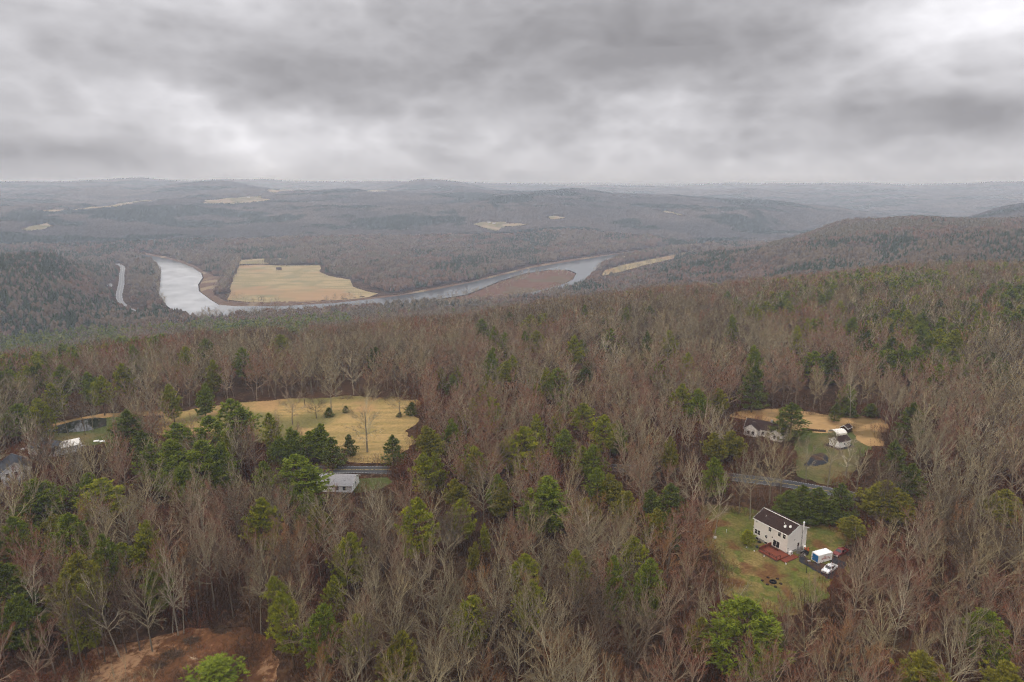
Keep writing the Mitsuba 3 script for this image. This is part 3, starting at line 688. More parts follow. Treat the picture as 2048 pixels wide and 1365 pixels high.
# (ground that must stay in sight, distance of what stands there)
SIGHT = [[(1440, 1035), (1500, 1020), (1640, 1040), (1685, 1075), (1680, 1140), (1630, 1180), (1560, 1200), (1490, 1185), (1450, 1110)], [(560, 929), (790, 929), (790, 952), (560, 952)], [(1455, 944), (1600, 958), (1725, 990), (1725, 1005), (1590, 985), (1455, 965)], [(320, 838), (400, 820), (560, 800), (830, 798), (828, 872), (790, 880), (690, 878), (640, 850), (480, 845)],
         [(1490, 815), (1600, 815), (1770, 835), (1760, 890), (1640, 905), (1490, 862)], [(1600, 860), (1740, 890), (1650, 945), (1600, 940)], [(120, 856), (150, 845), (208, 838), (208, 852), (150, 862)], [(128, 880), (152, 880), (152, 898), (128, 898)], [(6, 914), (36, 920), (38, 940), (8, 940)], [(628, 952), (705, 952), (705, 984), (640, 982)], [(1486, 840), (1564, 842), (1564, 872), (1486, 868)], [(1650, 850), (1715, 850), (1712, 900), (1650, 900)], [(165, 1295), (420, 1245), (545, 1275), (565, 1365), (60, 1365), (120, 1320)], [(195, 880), (150, 875), (215, 890)],
         [(326, 520), (396, 540), (436, 606), (480, 616), (420, 632), (380, 626), (326, 590)], [(470, 518), (720, 555), (770, 586), (480, 604)], [(800, 594), (1100, 532), (1190, 524), (1180, 550), (1110, 576), (900, 600)], [(1200, 553), (1330, 510), (1430, 494), (1340, 522)], [(228, 522), (250, 522), (246, 600), (234, 600)]] + [v[0] for v in HF.values()]
SIGHT = [(np.array(p, float), None) for p in SIGHT]
SIGHT = [(Polygon(p), float(np.hypot(*ground_at(*p.mean(0))[0, :2]))) for p, _ in SIGHT]
PINE_SIGHT = []
for p, _ in SIGHT: shapely.prepare(p)


def hides(x, y, h, w, strict=1.0):
    """Whether a tree here would stand in front of the ground that the photograph shows open."""
    d, z = np.hypot(x, y), H(x, y)
    out = np.zeros(len(x), bool)
    qs = []
    for fh, fw in ((1.0, 0), (.93, -.3), (.93, .3), (.82, -.5), (.82, .5), (.82, 0), (.82, -.25), (.82, .25), (.68, -.5), (.68, .5), (.68, 0), (.68, -.25), (.68, .25), (.54, -.45), (.54, .45), (.54, 0), (.4, 0), (.4, -.3), (.4, .3), (.12, 0)):
        qs.append(project(np.stack([x + fw * w * y / d, y - fw * w * x / d, z + fh * h], -1)))
    for poly, dist in SIGHT + PINE_SIGHT:
        near = d < dist - 4
        for a, b in qs:
            out |= near & shapely.contains_xy(poly, a, b)
    return out


OPEN = shapely.union_all([POND_BANK, LAWN, YARD, STRAW, MEADOW, POND_YARD, CLEARING, SIDE_YARD, POND, LineString(ROAD).buffer(6), LineString(HIGHWAY).buffer(12), WATER.buffer(6), BANK, ISLAND, *[g.buffer(4) for g in FIELDS.values()]])
shapely.prepare(OPEN)
INNER = shapely.union_all([LAWN.buffer(-3.5), YARD.buffer(-3), STRAW.buffer(-3), MEADOW.buffer(-4), POND_YARD.buffer(-3), CLEARING.buffer(-3.5), POND.buffer(1), LineString(ROAD).buffer(4.5), PATCH.buffer(1)])
Emax = np.maximum.accumulate(((np.where(D > 60, Z + 9, -999) - ZC) / D), axis=1)
_E = RegularGridInterpolator((AZ, RAD), Emax, bounds_error=False, fill_value=None)


def seen(x, y, h=20, back=60):
    d = np.hypot(x, y)
    z = H(x, y)
    px, py = project(np.stack([x, y, z + h * .8], -1))
    _, pb = project(np.stack([x, y, z], -1))
    m = 150 * 160 / d.clip(80)
    e = _E(np.stack([np.arctan2(x, y), (d - back).clip(31)], -1))
    return (px > -m - 15) & (px < 2063 + m) & (py < 1385) & (pb > 300) & ((z + h - ZC) / d > e - .001)


def scatter(r0, r1, s, jit=.48):
    xs, ys = np.meshgrid(np.arange(-r1 * .82, r1 * .82, s), np.arange(r0 * .6, r1, s))
    xs = xs + (np.arange(xs.shape[0]) % 2)[:, None] * s / 2
    x = (xs + rng.uniform(-jit, jit, xs.shape) * s).ravel(); y = (ys + rng.uniform(-jit, jit, ys.shape) * s).ravel()
    d = np.hypot(x, y)
    k = (d >= r0) & (d < r1) & (np.abs(np.arctan2(x, y)) < .80)
    return x[k], y[k]


EVER = [([(0, 690), (0, 850), (90, 832), (330, 790), (350, 720), (200, 670), (60, 650)], .62), ([(380, 655), (620, 652), (620, 700), (400, 700)], .75), ([(0, 650), (350, 642), (700, 645), (700, 672), (0, 690)], .62), ([(1480, 600), (1760, 560), (2048, 500), (2100, 720), (1780, 720), (1600, 690)], .42),
        ([(1590, 620), (1740, 590), (1750, 680), (1600, 680)], .40), ([(1750, 650), (1920, 650), (1930, 735), (1760, 730)], .45), ([(1990, 580), (2100, 570), (2100, 715), (1990, 700)], .6), ([(1490, 605), (1590, 595), (1600, 660), (1500, 668)], .5), ([(1480, 572), (1600, 537), (1900, 492), (1900, 512), (1600, 558)], .4), ([(1250, 612), (1480, 562), (1480, 590), (1250, 640)], .22),
        ([(-100, 505), (230, 505), (200, 560), (100, 600), (-100, 640)], .62), ([(0, 620), (300, 620), (420, 640), (300, 650), (0, 660)], .65), ([(900, 392), (1220, 385), (1300, 420), (1000, 432)], .55), ([(350, 425), (900, 415), (950, 470), (400, 480)], .28), ([(0, 430), (330, 425), (420, 490), (0, 500)], .30), ([(950, 460), (1100, 470), (1080, 525), (900, 530)], .3), ([(1300, 530), (1450, 515), (1470, 560), (1330, 575)], .5), ([(1400, 385), (1700, 395), (1600, 430), (1450, 430)], .3)]
EVER = [(poly_on_land(p), f) for p, f in EVER]


def green_share(x, y, base):
    g = np.full(len(x), base)
    for p, f in EVER: g = np.maximum(g, np.where(shapely.contains_xy(p, x, y), f, 0))
    return g * np.clip(meshkit.fbm(np.c_[x / 55, y / 55, x * 0], 2, 5) * 3.2 - .7, .1, 2.0)


def free(x, y, margin=0.0): return ~shapely.contains_xy(OPEN, x, y)


def tone(x, y):
    """Which bare tree grows here: reddish and greyish stands alternate."""
    n = meshkit.fbm(np.c_[x / 60, y / 60, x * 0], 2, 21) + rng.normal(size=len(x)) * .13
    r = rng.uniform(size=len(x))
    out = np.where(n > .60, np.choose((r * 4).astype(int), [6, 7, 5, 6]), np.where(n > .47, np.choose((r * 5).astype(int), [5, 0, 1, 7, 8]), np.where(n > .34, np.choose((r * 5).astype(int), [0, 4, 1, 2, 9]), np.choose((r * 4).astype(int), [3, 9, 4, 0]))))
    return out


# evergreens that the photograph shows one by one: pixel of the top, crown width in pixels, kind, height in metres
PINE_PX = [(748, 697, 32, 6, 13), (1012, 724, 36, 3, 15), (1117, 740, 46, 1, 17), (1172, 724, 30, 6, 13), (1050, 858, 84, 0, 19), (1125, 862, 46, 1, 14), (1165, 808, 46, 3, 15), (1205, 833, 52, 3, 18), (1190, 893, 46, 1, 15), (857, 855, 52, 4, 15), (848, 910, 46, 3, 17), (905, 960, 44, 4, 12), (998, 968, 40, 4, 13), (1092, 960, 108, 5, 17), (1200, 938, 46, 1, 13), (1228, 950, 44, 4, 12),
           (835, 1006, 66, 3, 21), (697, 1072, 62, 0, 15), (530, 1003, 62, 0, 16), (600, 914, 92, 7, 19), (523, 924, 36, 1, 12), (640, 850, 52, 5, 14), (580, 860, 52, 5, 14), (612, 866, 46, 1, 12), (555, 878, 44, 5, 12), (668, 880, 40, 2, 11), (785, 872, 40, 2, 12), (700, 872, 24, 6, 8), (468, 800, 72, 7, 20), (412, 838, 62, 1, 18), (360, 850, 62, 1, 18), (332, 886, 72, 5, 18), (400, 886, 72, 1, 19), (442, 890, 62, 5, 17), (300, 892, 50, 1, 15), (250, 828, 62, 2, 17), (370, 932, 60, 5, 14), (345, 905, 50, 7, 16), (285, 868, 44, 2, 14),
           (70, 963, 82, 5, 14), (205, 960, 80, 0, 13), (170, 952, 60, 5, 12), (130, 1032, 62, 1, 18), (42, 1034, 46, 1, 14), (157, 1116, 72, 4, 19), (150, 1180, 50, 0, 17), (10, 1132, 72, 2, 19), (40, 1190, 60, 5, 14), (668, 1155, 36, 0, 11), (578, 1190, 52, 3, 18), (420, 1326, 78, 1, 6), (972, 1055, 20, 0, 9), (940, 1092, 24, 4, 9), (1510, 735, 46, 2, 21), (1395, 782, 52, 5, 15), (1443, 780, 42, 4, 14), (1585, 810, 58, 2, 15), (1425, 868, 42, 4, 13), (1462, 864, 44, 4, 13), (1432, 920, 42, 1, 15), (1625, 702, 46, 7, 19), (1668, 705, 36, 2, 17), (1985, 708, 52, 2, 17), (1825, 808, 42, 2, 16), (1800, 886, 36, 2, 13), (1832, 932, 50, 2, 16), (1765, 962, 62, 4, 14), (1803, 986, 46, 4, 12),
           (1572, 985, 46, 2, 9.5), (1603, 975, 46, 2, 11), (1642, 978, 48, 2, 11), (1690, 972, 46, 2, 12), (1620, 1002, 40, 6, 7.5), (1662, 1002, 40, 6, 7.5), (1585, 1006, 40, 6, 7), (1720, 1036, 42, 4, 8), (1345, 968, 52, 2, 12), (1308, 984, 44, 2, 11), (2020, 986, 54, 4, 13), (1990, 1226, 62, 1, 14), (1850, 1310, 72, 4, 13), (1495, 1200, 116, 1, 19), (1545, 1228, 50, 5, 12), (1392, 1236, 46, 4, 11), (2012, 1332, 64, 4, 12),
           (657, 817, 17, 6, 4.2), (690, 812, 12, 6, 3.4), (820, 806, 20, 6, 6), (797, 824, 10, 6, 2.6), (1700, 812, 26, 6, 5), (1742, 808, 24, 6, 6), (1672, 805, 20, 2, 9), (1495, 1062, 26, 0, 4.5), (310, 1180, 24, 0, 4), (900, 752, 30, 5, 11), (1245, 672, 22, 1, 14), (1160, 682, 26, 1, 13), (1345, 900, 26, 4, 10), (1780, 700, 40, 7, 17), (1750, 690, 40, 5, 15), (1815, 705, 36, 1, 15), (1890, 690, 40, 5, 15)]
PINE_PX += [(1172, 612, 24, 5, 20), (1251, 617, 25, 1, 21), (1298, 614, 27, 2, 18), (1092, 628, 26, 0, 18), (1055, 631, 33, 3, 20), (1020, 627, 26, 2, 20), (963, 640, 34, 1, 20), (983, 655, 29, 5, 19), (1073, 663, 36, 3, 18), (1149, 675, 33, 3, 21), (1218, 658, 31, 7, 19), (1294, 667, 26, 2, 20), (1340, 665, 36, 0, 20), (1464, 632, 29, 5, 21), (1366, 768, 39, 0, 17), (1473, 594, 24, 5, 20), (1455, 584, 21, 1, 18), (1429, 568, 28, 0, 21), (1008, 667, 27, 7, 19), (982, 698, 32, 5, 21), (1507, 610, 31, 3, 21), (1533, 604, 33, 3, 19), (1560, 604, 30, 2, 18), (1577, 604, 23, 0, 19), (1656, 582, 26, 7, 20), (1644, 590, 29, 1, 20), (1682, 604, 22, 0, 20), (1756, 598, 33, 0, 20), (1794, 586, 24, 1, 18), (1808, 604, 25, 5, 21), (1823, 624, 30, 0, 21), (1840, 651, 32, 7, 20), (1876, 660, 31, 3, 18), (1911, 662, 38, 3, 20), (1785, 677, 39, 2, 21), (1805, 690, 29, 1, 19), (1838, 698, 37, 1, 18), (1917, 712, 36, 7, 18), (1509, 695, 40, 5, 20), (2022, 583, 30, 2, 20), (2037, 628, 29, 1, 19), (267, 693, 33, 5, 21), (321, 668, 31, 1, 19), (246, 677, 37, 5, 21), (419, 721, 30, 0, 19), (341, 771, 36, 0, 17), (176, 748, 37, 5, 15), (246, 730, 35, 0, 19), (199, 756, 34, 3, 18), (123, 733, 37, 1, 18), (62, 736, 34, 2, 17), (12, 739, 35, 7, 17), (44, 735, 35, 0, 18), (440, 665, 34, 1, 19), (469, 657, 37, 0, 20), (498, 651, 35, 0, 18), (533, 654, 26, 0, 19), (483, 698, 36, 7, 20), (410, 680, 35, 1, 19), (366, 698, 37, 0, 21), (29, 812, 46, 1, 15), (404, 771, 34, 5, 15), (90, 700, 33, 0, 18), (150, 690, 34, 1, 19), (590, 660, 34, 5, 19), (560, 672, 38, 3, 21), (1700, 640, 25, 0, 18), (1730, 655, 32, 2, 21), (1620, 640, 25, 0, 19), (1880, 600, 25, 2, 18), (1950, 640, 25, 3, 18), (1600, 655, 28, 0, 21), (100, 770, 36, 0, 17), (80, 800, 37, 0, 17)]
px_, py_ = np.array([p[0] for p in PINE_PX], float), np.array([p[1] for p in PINE_PX], float)
hh_ = np.array([p[4] for p in PINE_PX], float)
PINE_AT = np.vstack([ground_at(px_[i], py_[i], hh_[i]) for i in range(len(PINE_PX))])

for (ppx, ppy, wpx, kd, hp), q in zip(PINE_PX, PINE_AT):       # most of a pine's crown shows
    if hp < 7: continue
    c = hp * .52 * F * .9 / math.dist(q, EYE)
    ell = Point(0, 0).buffer(1, 6)
    PINE_SIGHT.append((shapely.affinity.translate(shapely.affinity.scale(ell, wpx * (.54 if ppy > 735 else .42), c * .6), ppx, ppy + c * .56), float(np.hypot(*q[:2]))))
    shapely.prepare(PINE_SIGHT[-1][0])

# one by one: lone bare trees by the pixel of their foot and height: (foot x, foot y, kind, height, width)
LONE_PX = [(663, 824, 4, 15, 10), (633, 838, 3, 8, 7), (585, 850, 5, 12, 10), (610, 815, 3, 11, 8), (735, 905, 1, 19, 15), (800, 836, 0, 12, 8), (1428, 1080, 2, 17, 5), (1385, 1046, 2, 19, 6.5), (1500, 1040, 4, 19, 6), (1372, 1030, 5, 17, 6), (1478, 1030, 0, 18, 5), (1538, 1012, 1, 20, 9), (1560, 1000, 1, 19, 8), (1700, 838, 2, 20, 6), (1770, 850, 5, 18, 8), (1612, 965, 0, 13, 6), (1655, 975, 4, 16, 7), (1690, 960, 2, 13, 8),
           *[(x_, 872 - .09 * (x_ - 100) + dy_, k_, 15, 5.5) for x_, dy_, k_ in ((96, 4, 0), (118, 0, 3), (137, 3, 4), (171, 5, 9), (186, 0, 0), (228, 6, 4), (243, 0, 9), (268, 4, 3), (290, 2, 4), (312, 5, 0), (330, 2, 8))],
           (240, 1315, 2, 19, 5), (345, 1268, 2, 18, 4), (357, 1273, 2, 19, 5), (368, 1269, 2, 17, 4), (305, 1305, 0, 18, 6), (210, 1325, 3, 17, 5), (145, 1335, 4, 17, 5), (280, 1303, 3, 15, 6), (522, 1272, 4, 19, 5), (467, 1236, 9, 18, 6), (430, 1222, 4, 19, 6), (167, 1345, 9, 16, 5), (201, 1322, 9, 15, 4), (398, 1240, 9, 17, 5), (253, 1308, 9, 16, 4), (70, 1290, 2, 16, 9), (505, 1262, 3, 18, 5), (537, 1268, 3, 17, 6)]
LONE_AT = np.vstack([ground_at(p[0], p[1]) for p in LONE_PX])

LAND = {'the white two-storey house': (1560, 1080), 'the cleared dirt patch': (360, 1310), 'the golden meadow': (690, 835), 'the dark pond': (150, 852), 'the white shed': (1680, 890), 'the pale-roofed house by the road': (668, 975), 'the white gabled house': (25, 955), 'the grey-roofed house by the pond': (95, 905), 'the brown-roofed house': (1525, 868), 'the straw lot': (1640, 840), 'the parked vehicles': (1655, 1140), 'the road bend': (1560, 968)}
LN = list(LAND); LP = np.vstack([ground_at(*LAND[k]) for k in LN])[:, :2]


def whereabouts(x, y):
    q = np.array([x, y]); dd = np.linalg.norm(LP - q, axis=1); i = int(dd.argmin())
    if dd[i] > 130: return f'in the woods far beyond {LN[i]}' if np.hypot(x, y) > np.hypot(*LP[i]) else f'in the woods far in front of {LN[i]}'
    r, s = np.hypot(x, y) - np.hypot(*LP[i]), np.hypot(*LP[i]) * (math.atan2(x, y) - math.atan2(*LP[i]))
    near = 'close ' if dd[i] < 25 else '' if dd[i] < 60 else 'well '
    rel = 'behind' if r > abs(s) else 'in front of' if -r > abs(s) else ('to the right of' if s > 0 else 'to the left of')
    return f'{near}{rel} {LN[i]}'.strip()


count, TREES = {}, []


def tree_thing(kind, group_id, x, y, s, sz, look, cat, group, dz=-.15):
    n = count.get(kind, 0); count[kind] = n + 1
    key = kind if n == 0 else f'{kind}_{n:03d}'
    z = float(H(np.array([x]), np.array([y]))[0])
    instance(key, group_id, place(x, y, s, rng.uniform(0, 6.28), z + dz, sz))
    tag(key, look, cat, group)
    TREES.append((key, look, x, y, s, sz))


SZ = lambda h: 'small ' if h < 9 else 'tall ' if h > 18.5 else ''
for (px, py, wpx, kd, h), p in zip(PINE_PX, PINE_AT):
    slant = math.dist(p, EYE)
    w = wpx * slant / F
    bw, bh = PINES[kd][2], PINES[kd][1]
    look = PLOOK[kd] if not (h < 9 and 'small' not in PLOOK[kd]) else 'young ' + PLOOK[kd].replace('tall ', '')
    tree_thing('pine_tree', f'pine_{kd}', p[0], p[1], w / bw * 1.12, h / bh, look, 'evergreen tree', 'evergreen trees standing among the bare woods')
for (px, py, kd, h, w), p in zip(LONE_PX, LONE_AT):
    tree_thing('red_tree' if kd in (5, 6, 7) else 'bare_tree', f'bare_{kd}', p[0], p[1], w / BARE[kd][2], h / BARE[kd][1], ('lone ' if px > 560 else 'slender ') + LOOKS[kd] + ' tree', 'tree', 'leafless trees standing in the near woods')
taken = np.vstack([PINE_AT[:, :2], LONE_AT[:, :2]])

# the near woods
x, y = scatter(86, 330, 5.5)
rt = np.gradient(ROAD, axis=0); rt /= np.linalg.norm(rt, axis=1, keepdims=True)
rx, ry = project(np.c_[ROAD, H(ROAD[:, 0], ROAD[:, 1])])
scr = np.vstack([ROAD[m_] + np.c_[rt[m_][:, 1], -rt[m_][:, 0]] * o_ + rng.normal(size=(m_.sum(), 2)) * .9 for m_, o_ in (((rx < 556) | ((rx > 792) & (rx < 1216)) | ((rx > 1290) & (rx < 1450)) | (rx > 1722), 8.0), ((rx < 545) | ((rx > 800) & (rx < 1205)) | ((rx > 1300) & (rx < 1440)) | (rx > 1735), 12.5))])
scr = scr[np.hypot(scr[:, 0], scr[:, 1]) < 330]
x, y = np.r_[x, scr[:, 0]], np.r_[y, scr[:, 1]]
k = free(x, y) & seen(x, y)
x, y = x[k], y[k]
h = rng.uniform(.55, 1.02, len(x)) ** .9
k = ~hides(x, y, 19.0 * h, 8)
far_off = np.min(np.linalg.norm(np.c_[x, y][:, None] - taken[None], axis=2), axis=1)
k &= far_off > 3.0
x, y, h = x[k], y[k], h[k]
o = np.argsort(np.hypot(x, y)); x, y, h = x[o], y[o], h[o]
kinds, ev = tone(x, y), rng.uniform(size=len(x)) < green_share(x, y, np.where(x < 25, .075, .022))
LIM = {'bare_tree': 300, 'red_tree': 300, 'pine_tree': 270}
nw = 0
for i in range(len(x)):
    if ev[i]:
        kd = int((0, 1, 3, 4, 5, 0, 3, 7, 2)[rng.integers(9)])
        if count.get('pine_tree', 0) < LIM['pine_tree']:
            tree_thing('pine_tree', f'pine_{kd}', x[i], y[i], rng.uniform(.7, 1), rng.uniform(.7, 1), PLOOK[kd], 'evergreen tree', 'evergreen trees standing among the bare woods')
            continue
    kd = int(kinds[i]) if rng.uniform() > .05 or np.hypot(x[i], y[i]) > 220 else 10
    nm = 'red_tree' if kd in (5, 6, 7) else 'bare_tree'
    s = h[i] * rng.uniform(.78, 1.12)
    if count.get(nm, 0) < LIM[nm] and np.hypot(x[i], y[i]) < 240:
        tree_thing(nm, f'bare_{kd}', x[i], y[i], s, h[i], LOOKS[kd] + ' tree', 'tree', ('red-budded' if nm == 'red_tree' else 'grey leafless') + ' trees standing in the near woods')
    else:
        nw += 1
        instance(f'bare_woods__{nw:04d}', f'mid_{kd}', place(x[i], y[i], s, rng.uniform(0, 6.28), float(H(x[i:i+1], y[i:i+1])[0]) - .15, h[i]))
NEARXY = np.c_[x, y]

# the middle woods, tree by tree
ne = 0
x, y = scatter(330, 1150, 6.6)
k = free(x, y) & seen(x, y)
x, y = x[k], y[k]
d = np.hypot(x, y)
k = rng.uniform(size=len(x)) < np.interp(d, [330, 600, 1150], [1, .92, .72])
x, y, d = x[k], y[k], d[k]
h = rng.uniform(.75, 1.1, len(x))
k = ~hides(x, y, 18.0 * h, 8)
x, y, d, h = x[k], y[k], d[k], h[k]
kinds, ev, z = tone(x, y), rng.uniform(size=len(x)) < green_share(x, y, .03), H(x, y)
o = np.argsort(d)
for i in o:
    s = h[i] * rng.uniform(.95, 1.25)
    if ev[i]:
        kd = int((1, 2, 7, 5, 1, 2, 0, 3)[rng.integers(8)])
        if count['pine_tree'] < 300:
            tree_thing('pine_tree', f'pine_{kd}', x[i], y[i], s * .85, h[i], PLOOK[kd], 'evergreen tree', 'evergreen trees standing among the bare woods')
        else:
            ne += 1
            instance(f'evergreen_woods__{ne:04d}', f'{"midpine" if d[i] < 650 else "thinpine"}_{kd}', place(x[i], y[i], s * 1.15, rng.uniform(0, 6.28), z[i] - .2, max(h[i], .85) * 1.12))
    else:
        nw += 1
        instance(f'bare_woods__{nw:04d}', f'{"mid" if d[i] < 420 else "thin"}_{kinds[i]}', place(x[i], y[i], s, rng.uniform(0, 6.28), z[i] - .2, h[i]))
# rows of trees along the river field and banks
RIVER_ROW = [(455, 604), (500, 608), (560, 610), (620, 608), (670, 602), (720, 598), (760, 594)]
nr = 0
for pts_, gap, hgt, wd in ((RIVER_ROW, 8.5, 15, 2), ([(440, 590), (447, 575), (460, 552), (470, 530), (478, 522)], 3.2, 13, 12), ([(400, 652), (440, 650), (560, 645), (700, 640), (850, 627), (1000, 614), (1090, 596), (1140, 582)], 3.6, 16, 22), ([(470, 640), (620, 636), (800, 624), (860, 614), (960, 610), (1040, 603)], 3.2, 15, 34),
                           ([(1200, 556), (1260, 541), (1330, 525), (1390, 510), (1430, 500)], 7, 14, 18), ([(1195, 545), (1215, 530), (1300, 511), (1390, 498)], 7, 14, 14), ([(860, 604), (930, 594), (1000, 575), (1060, 552), (1140, 546)], 4.5, 10, 22), ([(300, 515), (350, 520), (400, 532), (430, 528)], 5, 16, 50), ([(330, 612), (318, 580), (316, 550), (300, 530)], 8, 14, 14), ([(485, 529), (530, 530), (572, 529)], 6, 12, 3), ([(395, 648), (420, 640), (440, 646)], 6, 17, 8)):
    L = LineString(flat_at(*np.array(pts_, float).T, -127)[:, :2])
    for s in np.arange(0, L.length, gap):
        q = L.interpolate(s + rng.uniform(-.4, .4) * gap)
        x_, y_ = q.x + rng.normal() * wd * .5, q.y + rng.normal() * wd * .5
        if shapely.contains_xy(WATER, x_, y_): continue
        nr += 1
        kd = int(rng.choice([0, 1, 2, 3, 4, 5, 8, 9]))
        sc = hgt / 18 * rng.uniform(.75, 1.2)
        instance(f'riverside_trees__{nr:04d}', f'mid_{kd}', place(x_, y_, sc * 1.15, rng.uniform(0, 6.28), float(H(np.array([x_]), np.array([y_]))[0]) - .3, sc))


# the far woods: clumps of nine trees, then stands of seventy
def masses(prefix, n0, r0, r1, step, half, names):
    x, y = scatter(r0, r1, step, .2)
    k = seen(x, y, 20, 160 if half > 20 else 60)
    x, y = x[k], y[k]
    bad = np.zeros(len(x), bool)
    for a in (-half, 0, half):
        for b in (-half, 0, half): bad |= shapely.contains_xy(OPEN, x + a * .85, y + b * .85)
    bad |= hides(x, y, 15, half * 1.2)
    x, y = x[~bad], y[~bad]
    e = half * .6
    gx, gy, z = (H(x + e, y) - H(x - e, y)) / (2 * e), (H(x, y + e) - H(x, y - e)) / (2 * e), H(x, y)
    d = np.hypot(x, y); ws = np.where(d < 2700, 130, 300)
    g = green_share(x, y, .10) + np.clip((meshkit.fbm(np.c_[x / ws, y / ws * .7, x * 0], 4, 9) - .53) * 3.2, 0, .75)
    tn = np.clip((meshkit.fbm(np.c_[x / 210, y / 210, x * 0], 3, 14) - .5) * 9 + 2.5 + rng.normal(size=len(x)) * .55, 0, NCL - .01).astype(int)
    for i in range(len(x)):
        n0 += 1
        lv = 0 if g[i] < .16 else 1 if g[i] < .42 else 2
        instance(f'{prefix}__{n0:04d}', f'{names}_{lv}_{tn[i]}', place(x[i], y[i], rng.uniform(.85, 1.25), rng.integers(4) * 1.5708 + rng.uniform(-.3, .3), z[i] - .4, rng.uniform(.8, 1.1), (gx[i], gy[i])))
    return n0


n1 = masses('valley_woods', 0, 1150, 2700, 19.5, 9, 'clump')
# beyond that the crowns are smaller than the eye can part: one canopy with its crowns as bumps
cr_ = np.random.default_rng(77)
ca = np.arange(-.74, .7401, .00125)
cd = [2680.0]
while cd[-1] < 11500: cd.append(cd[-1] + max(11, .0031 * cd[-1]))
cd = np.array(cd)
CA, CD = np.meshgrid(ca, cd, indexing='ij')
CA = CA + cr_.uniform(-.0004, .0004, CA.shape); CD = CD + cr_.uniform(-3.5, 3.5, CD.shape)
cx, cy = np.sin(CA) * CD, np.cos(CA) * CD
cz = H(cx.ravel(), cy.ravel()).reshape(cx.shape)
pts = shapely.points(cx, cy)
inside = shapely.contains_xy(OPEN, cx, cy)
low = inside | (shapely.distance(pts, WATER) < 25)
N3 = lambda s1, s2, sd, o=4: meshkit.fbm(np.stack([cx / s1, cy / s2, cx * 0], -1), o, sd)
ever = N3(260, 190, 9) + .22 * (N3(45, 45, 19, 2) - .5) + np.maximum.reduce([np.where(shapely.contains_xy(p, cx, cy), f * .25, 0) for p, f in EVER])
ever = np.clip((ever - .53) * 9, 0, 1)
crown = cr_.uniform(0, 1, cx.shape)
cz = np.where(low, cz - 1.0, cz + 8.5 + crown * (5.0 + 4 * ever) * np.interp(CD, [4000, 8000], [1, .3]) + (N3(60, 60, 23, 2) - .5) * 8)
tn = np.clip((N3(330, 260, 14) - .5) * 3 + .5, 0, 1)[..., None]
col = np.array([.050, .048, .046]) * (1 - tn) + np.array([.082, .070, .062]) * tn
col = col * (1 - ever[..., None]) + np.array([.017, .029, .020]) * ever[..., None]
col = col * (.72 + .56 * cr_.uniform(size=cx.shape))[..., None]
cv, cf = grid_mesh(len(ca), len(cd), np.stack([cx, cy, cz], -1).reshape(-1, 3))
cf = cf[~inside.ravel()[cf].all(1)]
scene['distant_woods'] = mikit.ply((cv, cf), 'leafage', True, color=col.reshape(-1, 3))
n2 = len(cf)
# brush and saplings under the near woods
BR = [(.11, .055, .035), (.135, .055, .032), (.12, .095, .06), (.085, .05, .035), (.125, .078, .055), (.16, .06, .038)]
for i in range(6):
    b, r_ = Build(), np.random.default_rng(50 + i)
    n, tall = 60, i >= 3
    B = np.c_[r_.normal(size=(n, 2)) * (1.5 if tall else 1.1), np.zeros(n)]
    d = unit(np.c_[r_.normal(size=(n, 2)) * (.16 if tall else .45), np.ones(n)])
    L = r_.uniform(3, 8.5, n) if tall else r_.uniform(.8, 3.2, n)
    b.add(slivers(r_, B, d, L, np.full(n, .09 if tall else .06)), np.array(BR[i]) * r_.uniform(.7, 1.3, (n, 1)))
    if tall:
        j = np.repeat(np.arange(n), 4)
        C = B[j] + d[j] * (L[j] * r_.uniform(.3, .9, len(j)))[:, None]
        b.add(slivers(r_, C, unit(d[j] + r_.normal(size=(len(j), 3)) * .45), r_.uniform(.8, 2.0, len(j)), np.full(len(j), .06)), np.array(BR[i]) * r_.uniform(.7, 1.3, (len(j), 1)))
    scene[f'brush_{i}'] = {'type': 'shapegroup', 'twigs': b.ply()}
x, y = scatter(86, 330, 3.9)
k = ~shapely.contains_xy(INNER, x, y) & seen(x, y, 6) & (rng.uniform(size=len(x)) < .85)
x, y = x[k], y[k]
k = ~hides(x, y, np.full(len(x), 4.5), 2) | ~shapely.contains_xy(OPEN, x, y) & ~hides(x, y, np.full(len(x), 6.5), 3)
x, y = x[k], y[k]
bx_, by_ = scatter(86, 200, 2.6)
m_ = shapely.contains_xy(CLEARING, bx_, by_) & (meshkit.noise(np.c_[bx_ / 5, by_ / 5, bx_ * 0], 3) > .58)
x, y, k = np.r_[x, bx_[m_]], np.r_[y, by_[m_]], np.r_[k[k], np.ones(m_.sum(), bool)]
nb_ = len(x)
fine = CubicSpline(np.arange(len(ROAD)) * 4.0, ROAD)(np.arange(0, len(ROAD) * 4 - 4, 1.5)); ft = np.gradient(fine, axis=0); ft /= np.linalg.norm(ft, axis=1, keepdims=True)
fx, _ = project(np.c_[fine, H(fine[:, 0], fine[:, 1])])
m_ = ((fx > 0) & (fx < 552)) | ((fx > 794) & (fx < 1214)) | ((fx > 1292) & (fx < 1448)) | (fx > 1724)
scr = np.vstack([fine[m_] + np.c_[ft[m_][:, 1], -ft[m_][:, 0]] * o_ + rng.normal(size=(m_.sum(), 2)) * .5 for o_ in (4.9, 6.8)])
x, y, k = np.r_[x, scr[:, 0]], np.r_[y, scr[:, 1]], np.r_[k, np.ones(len(scr), bool)]
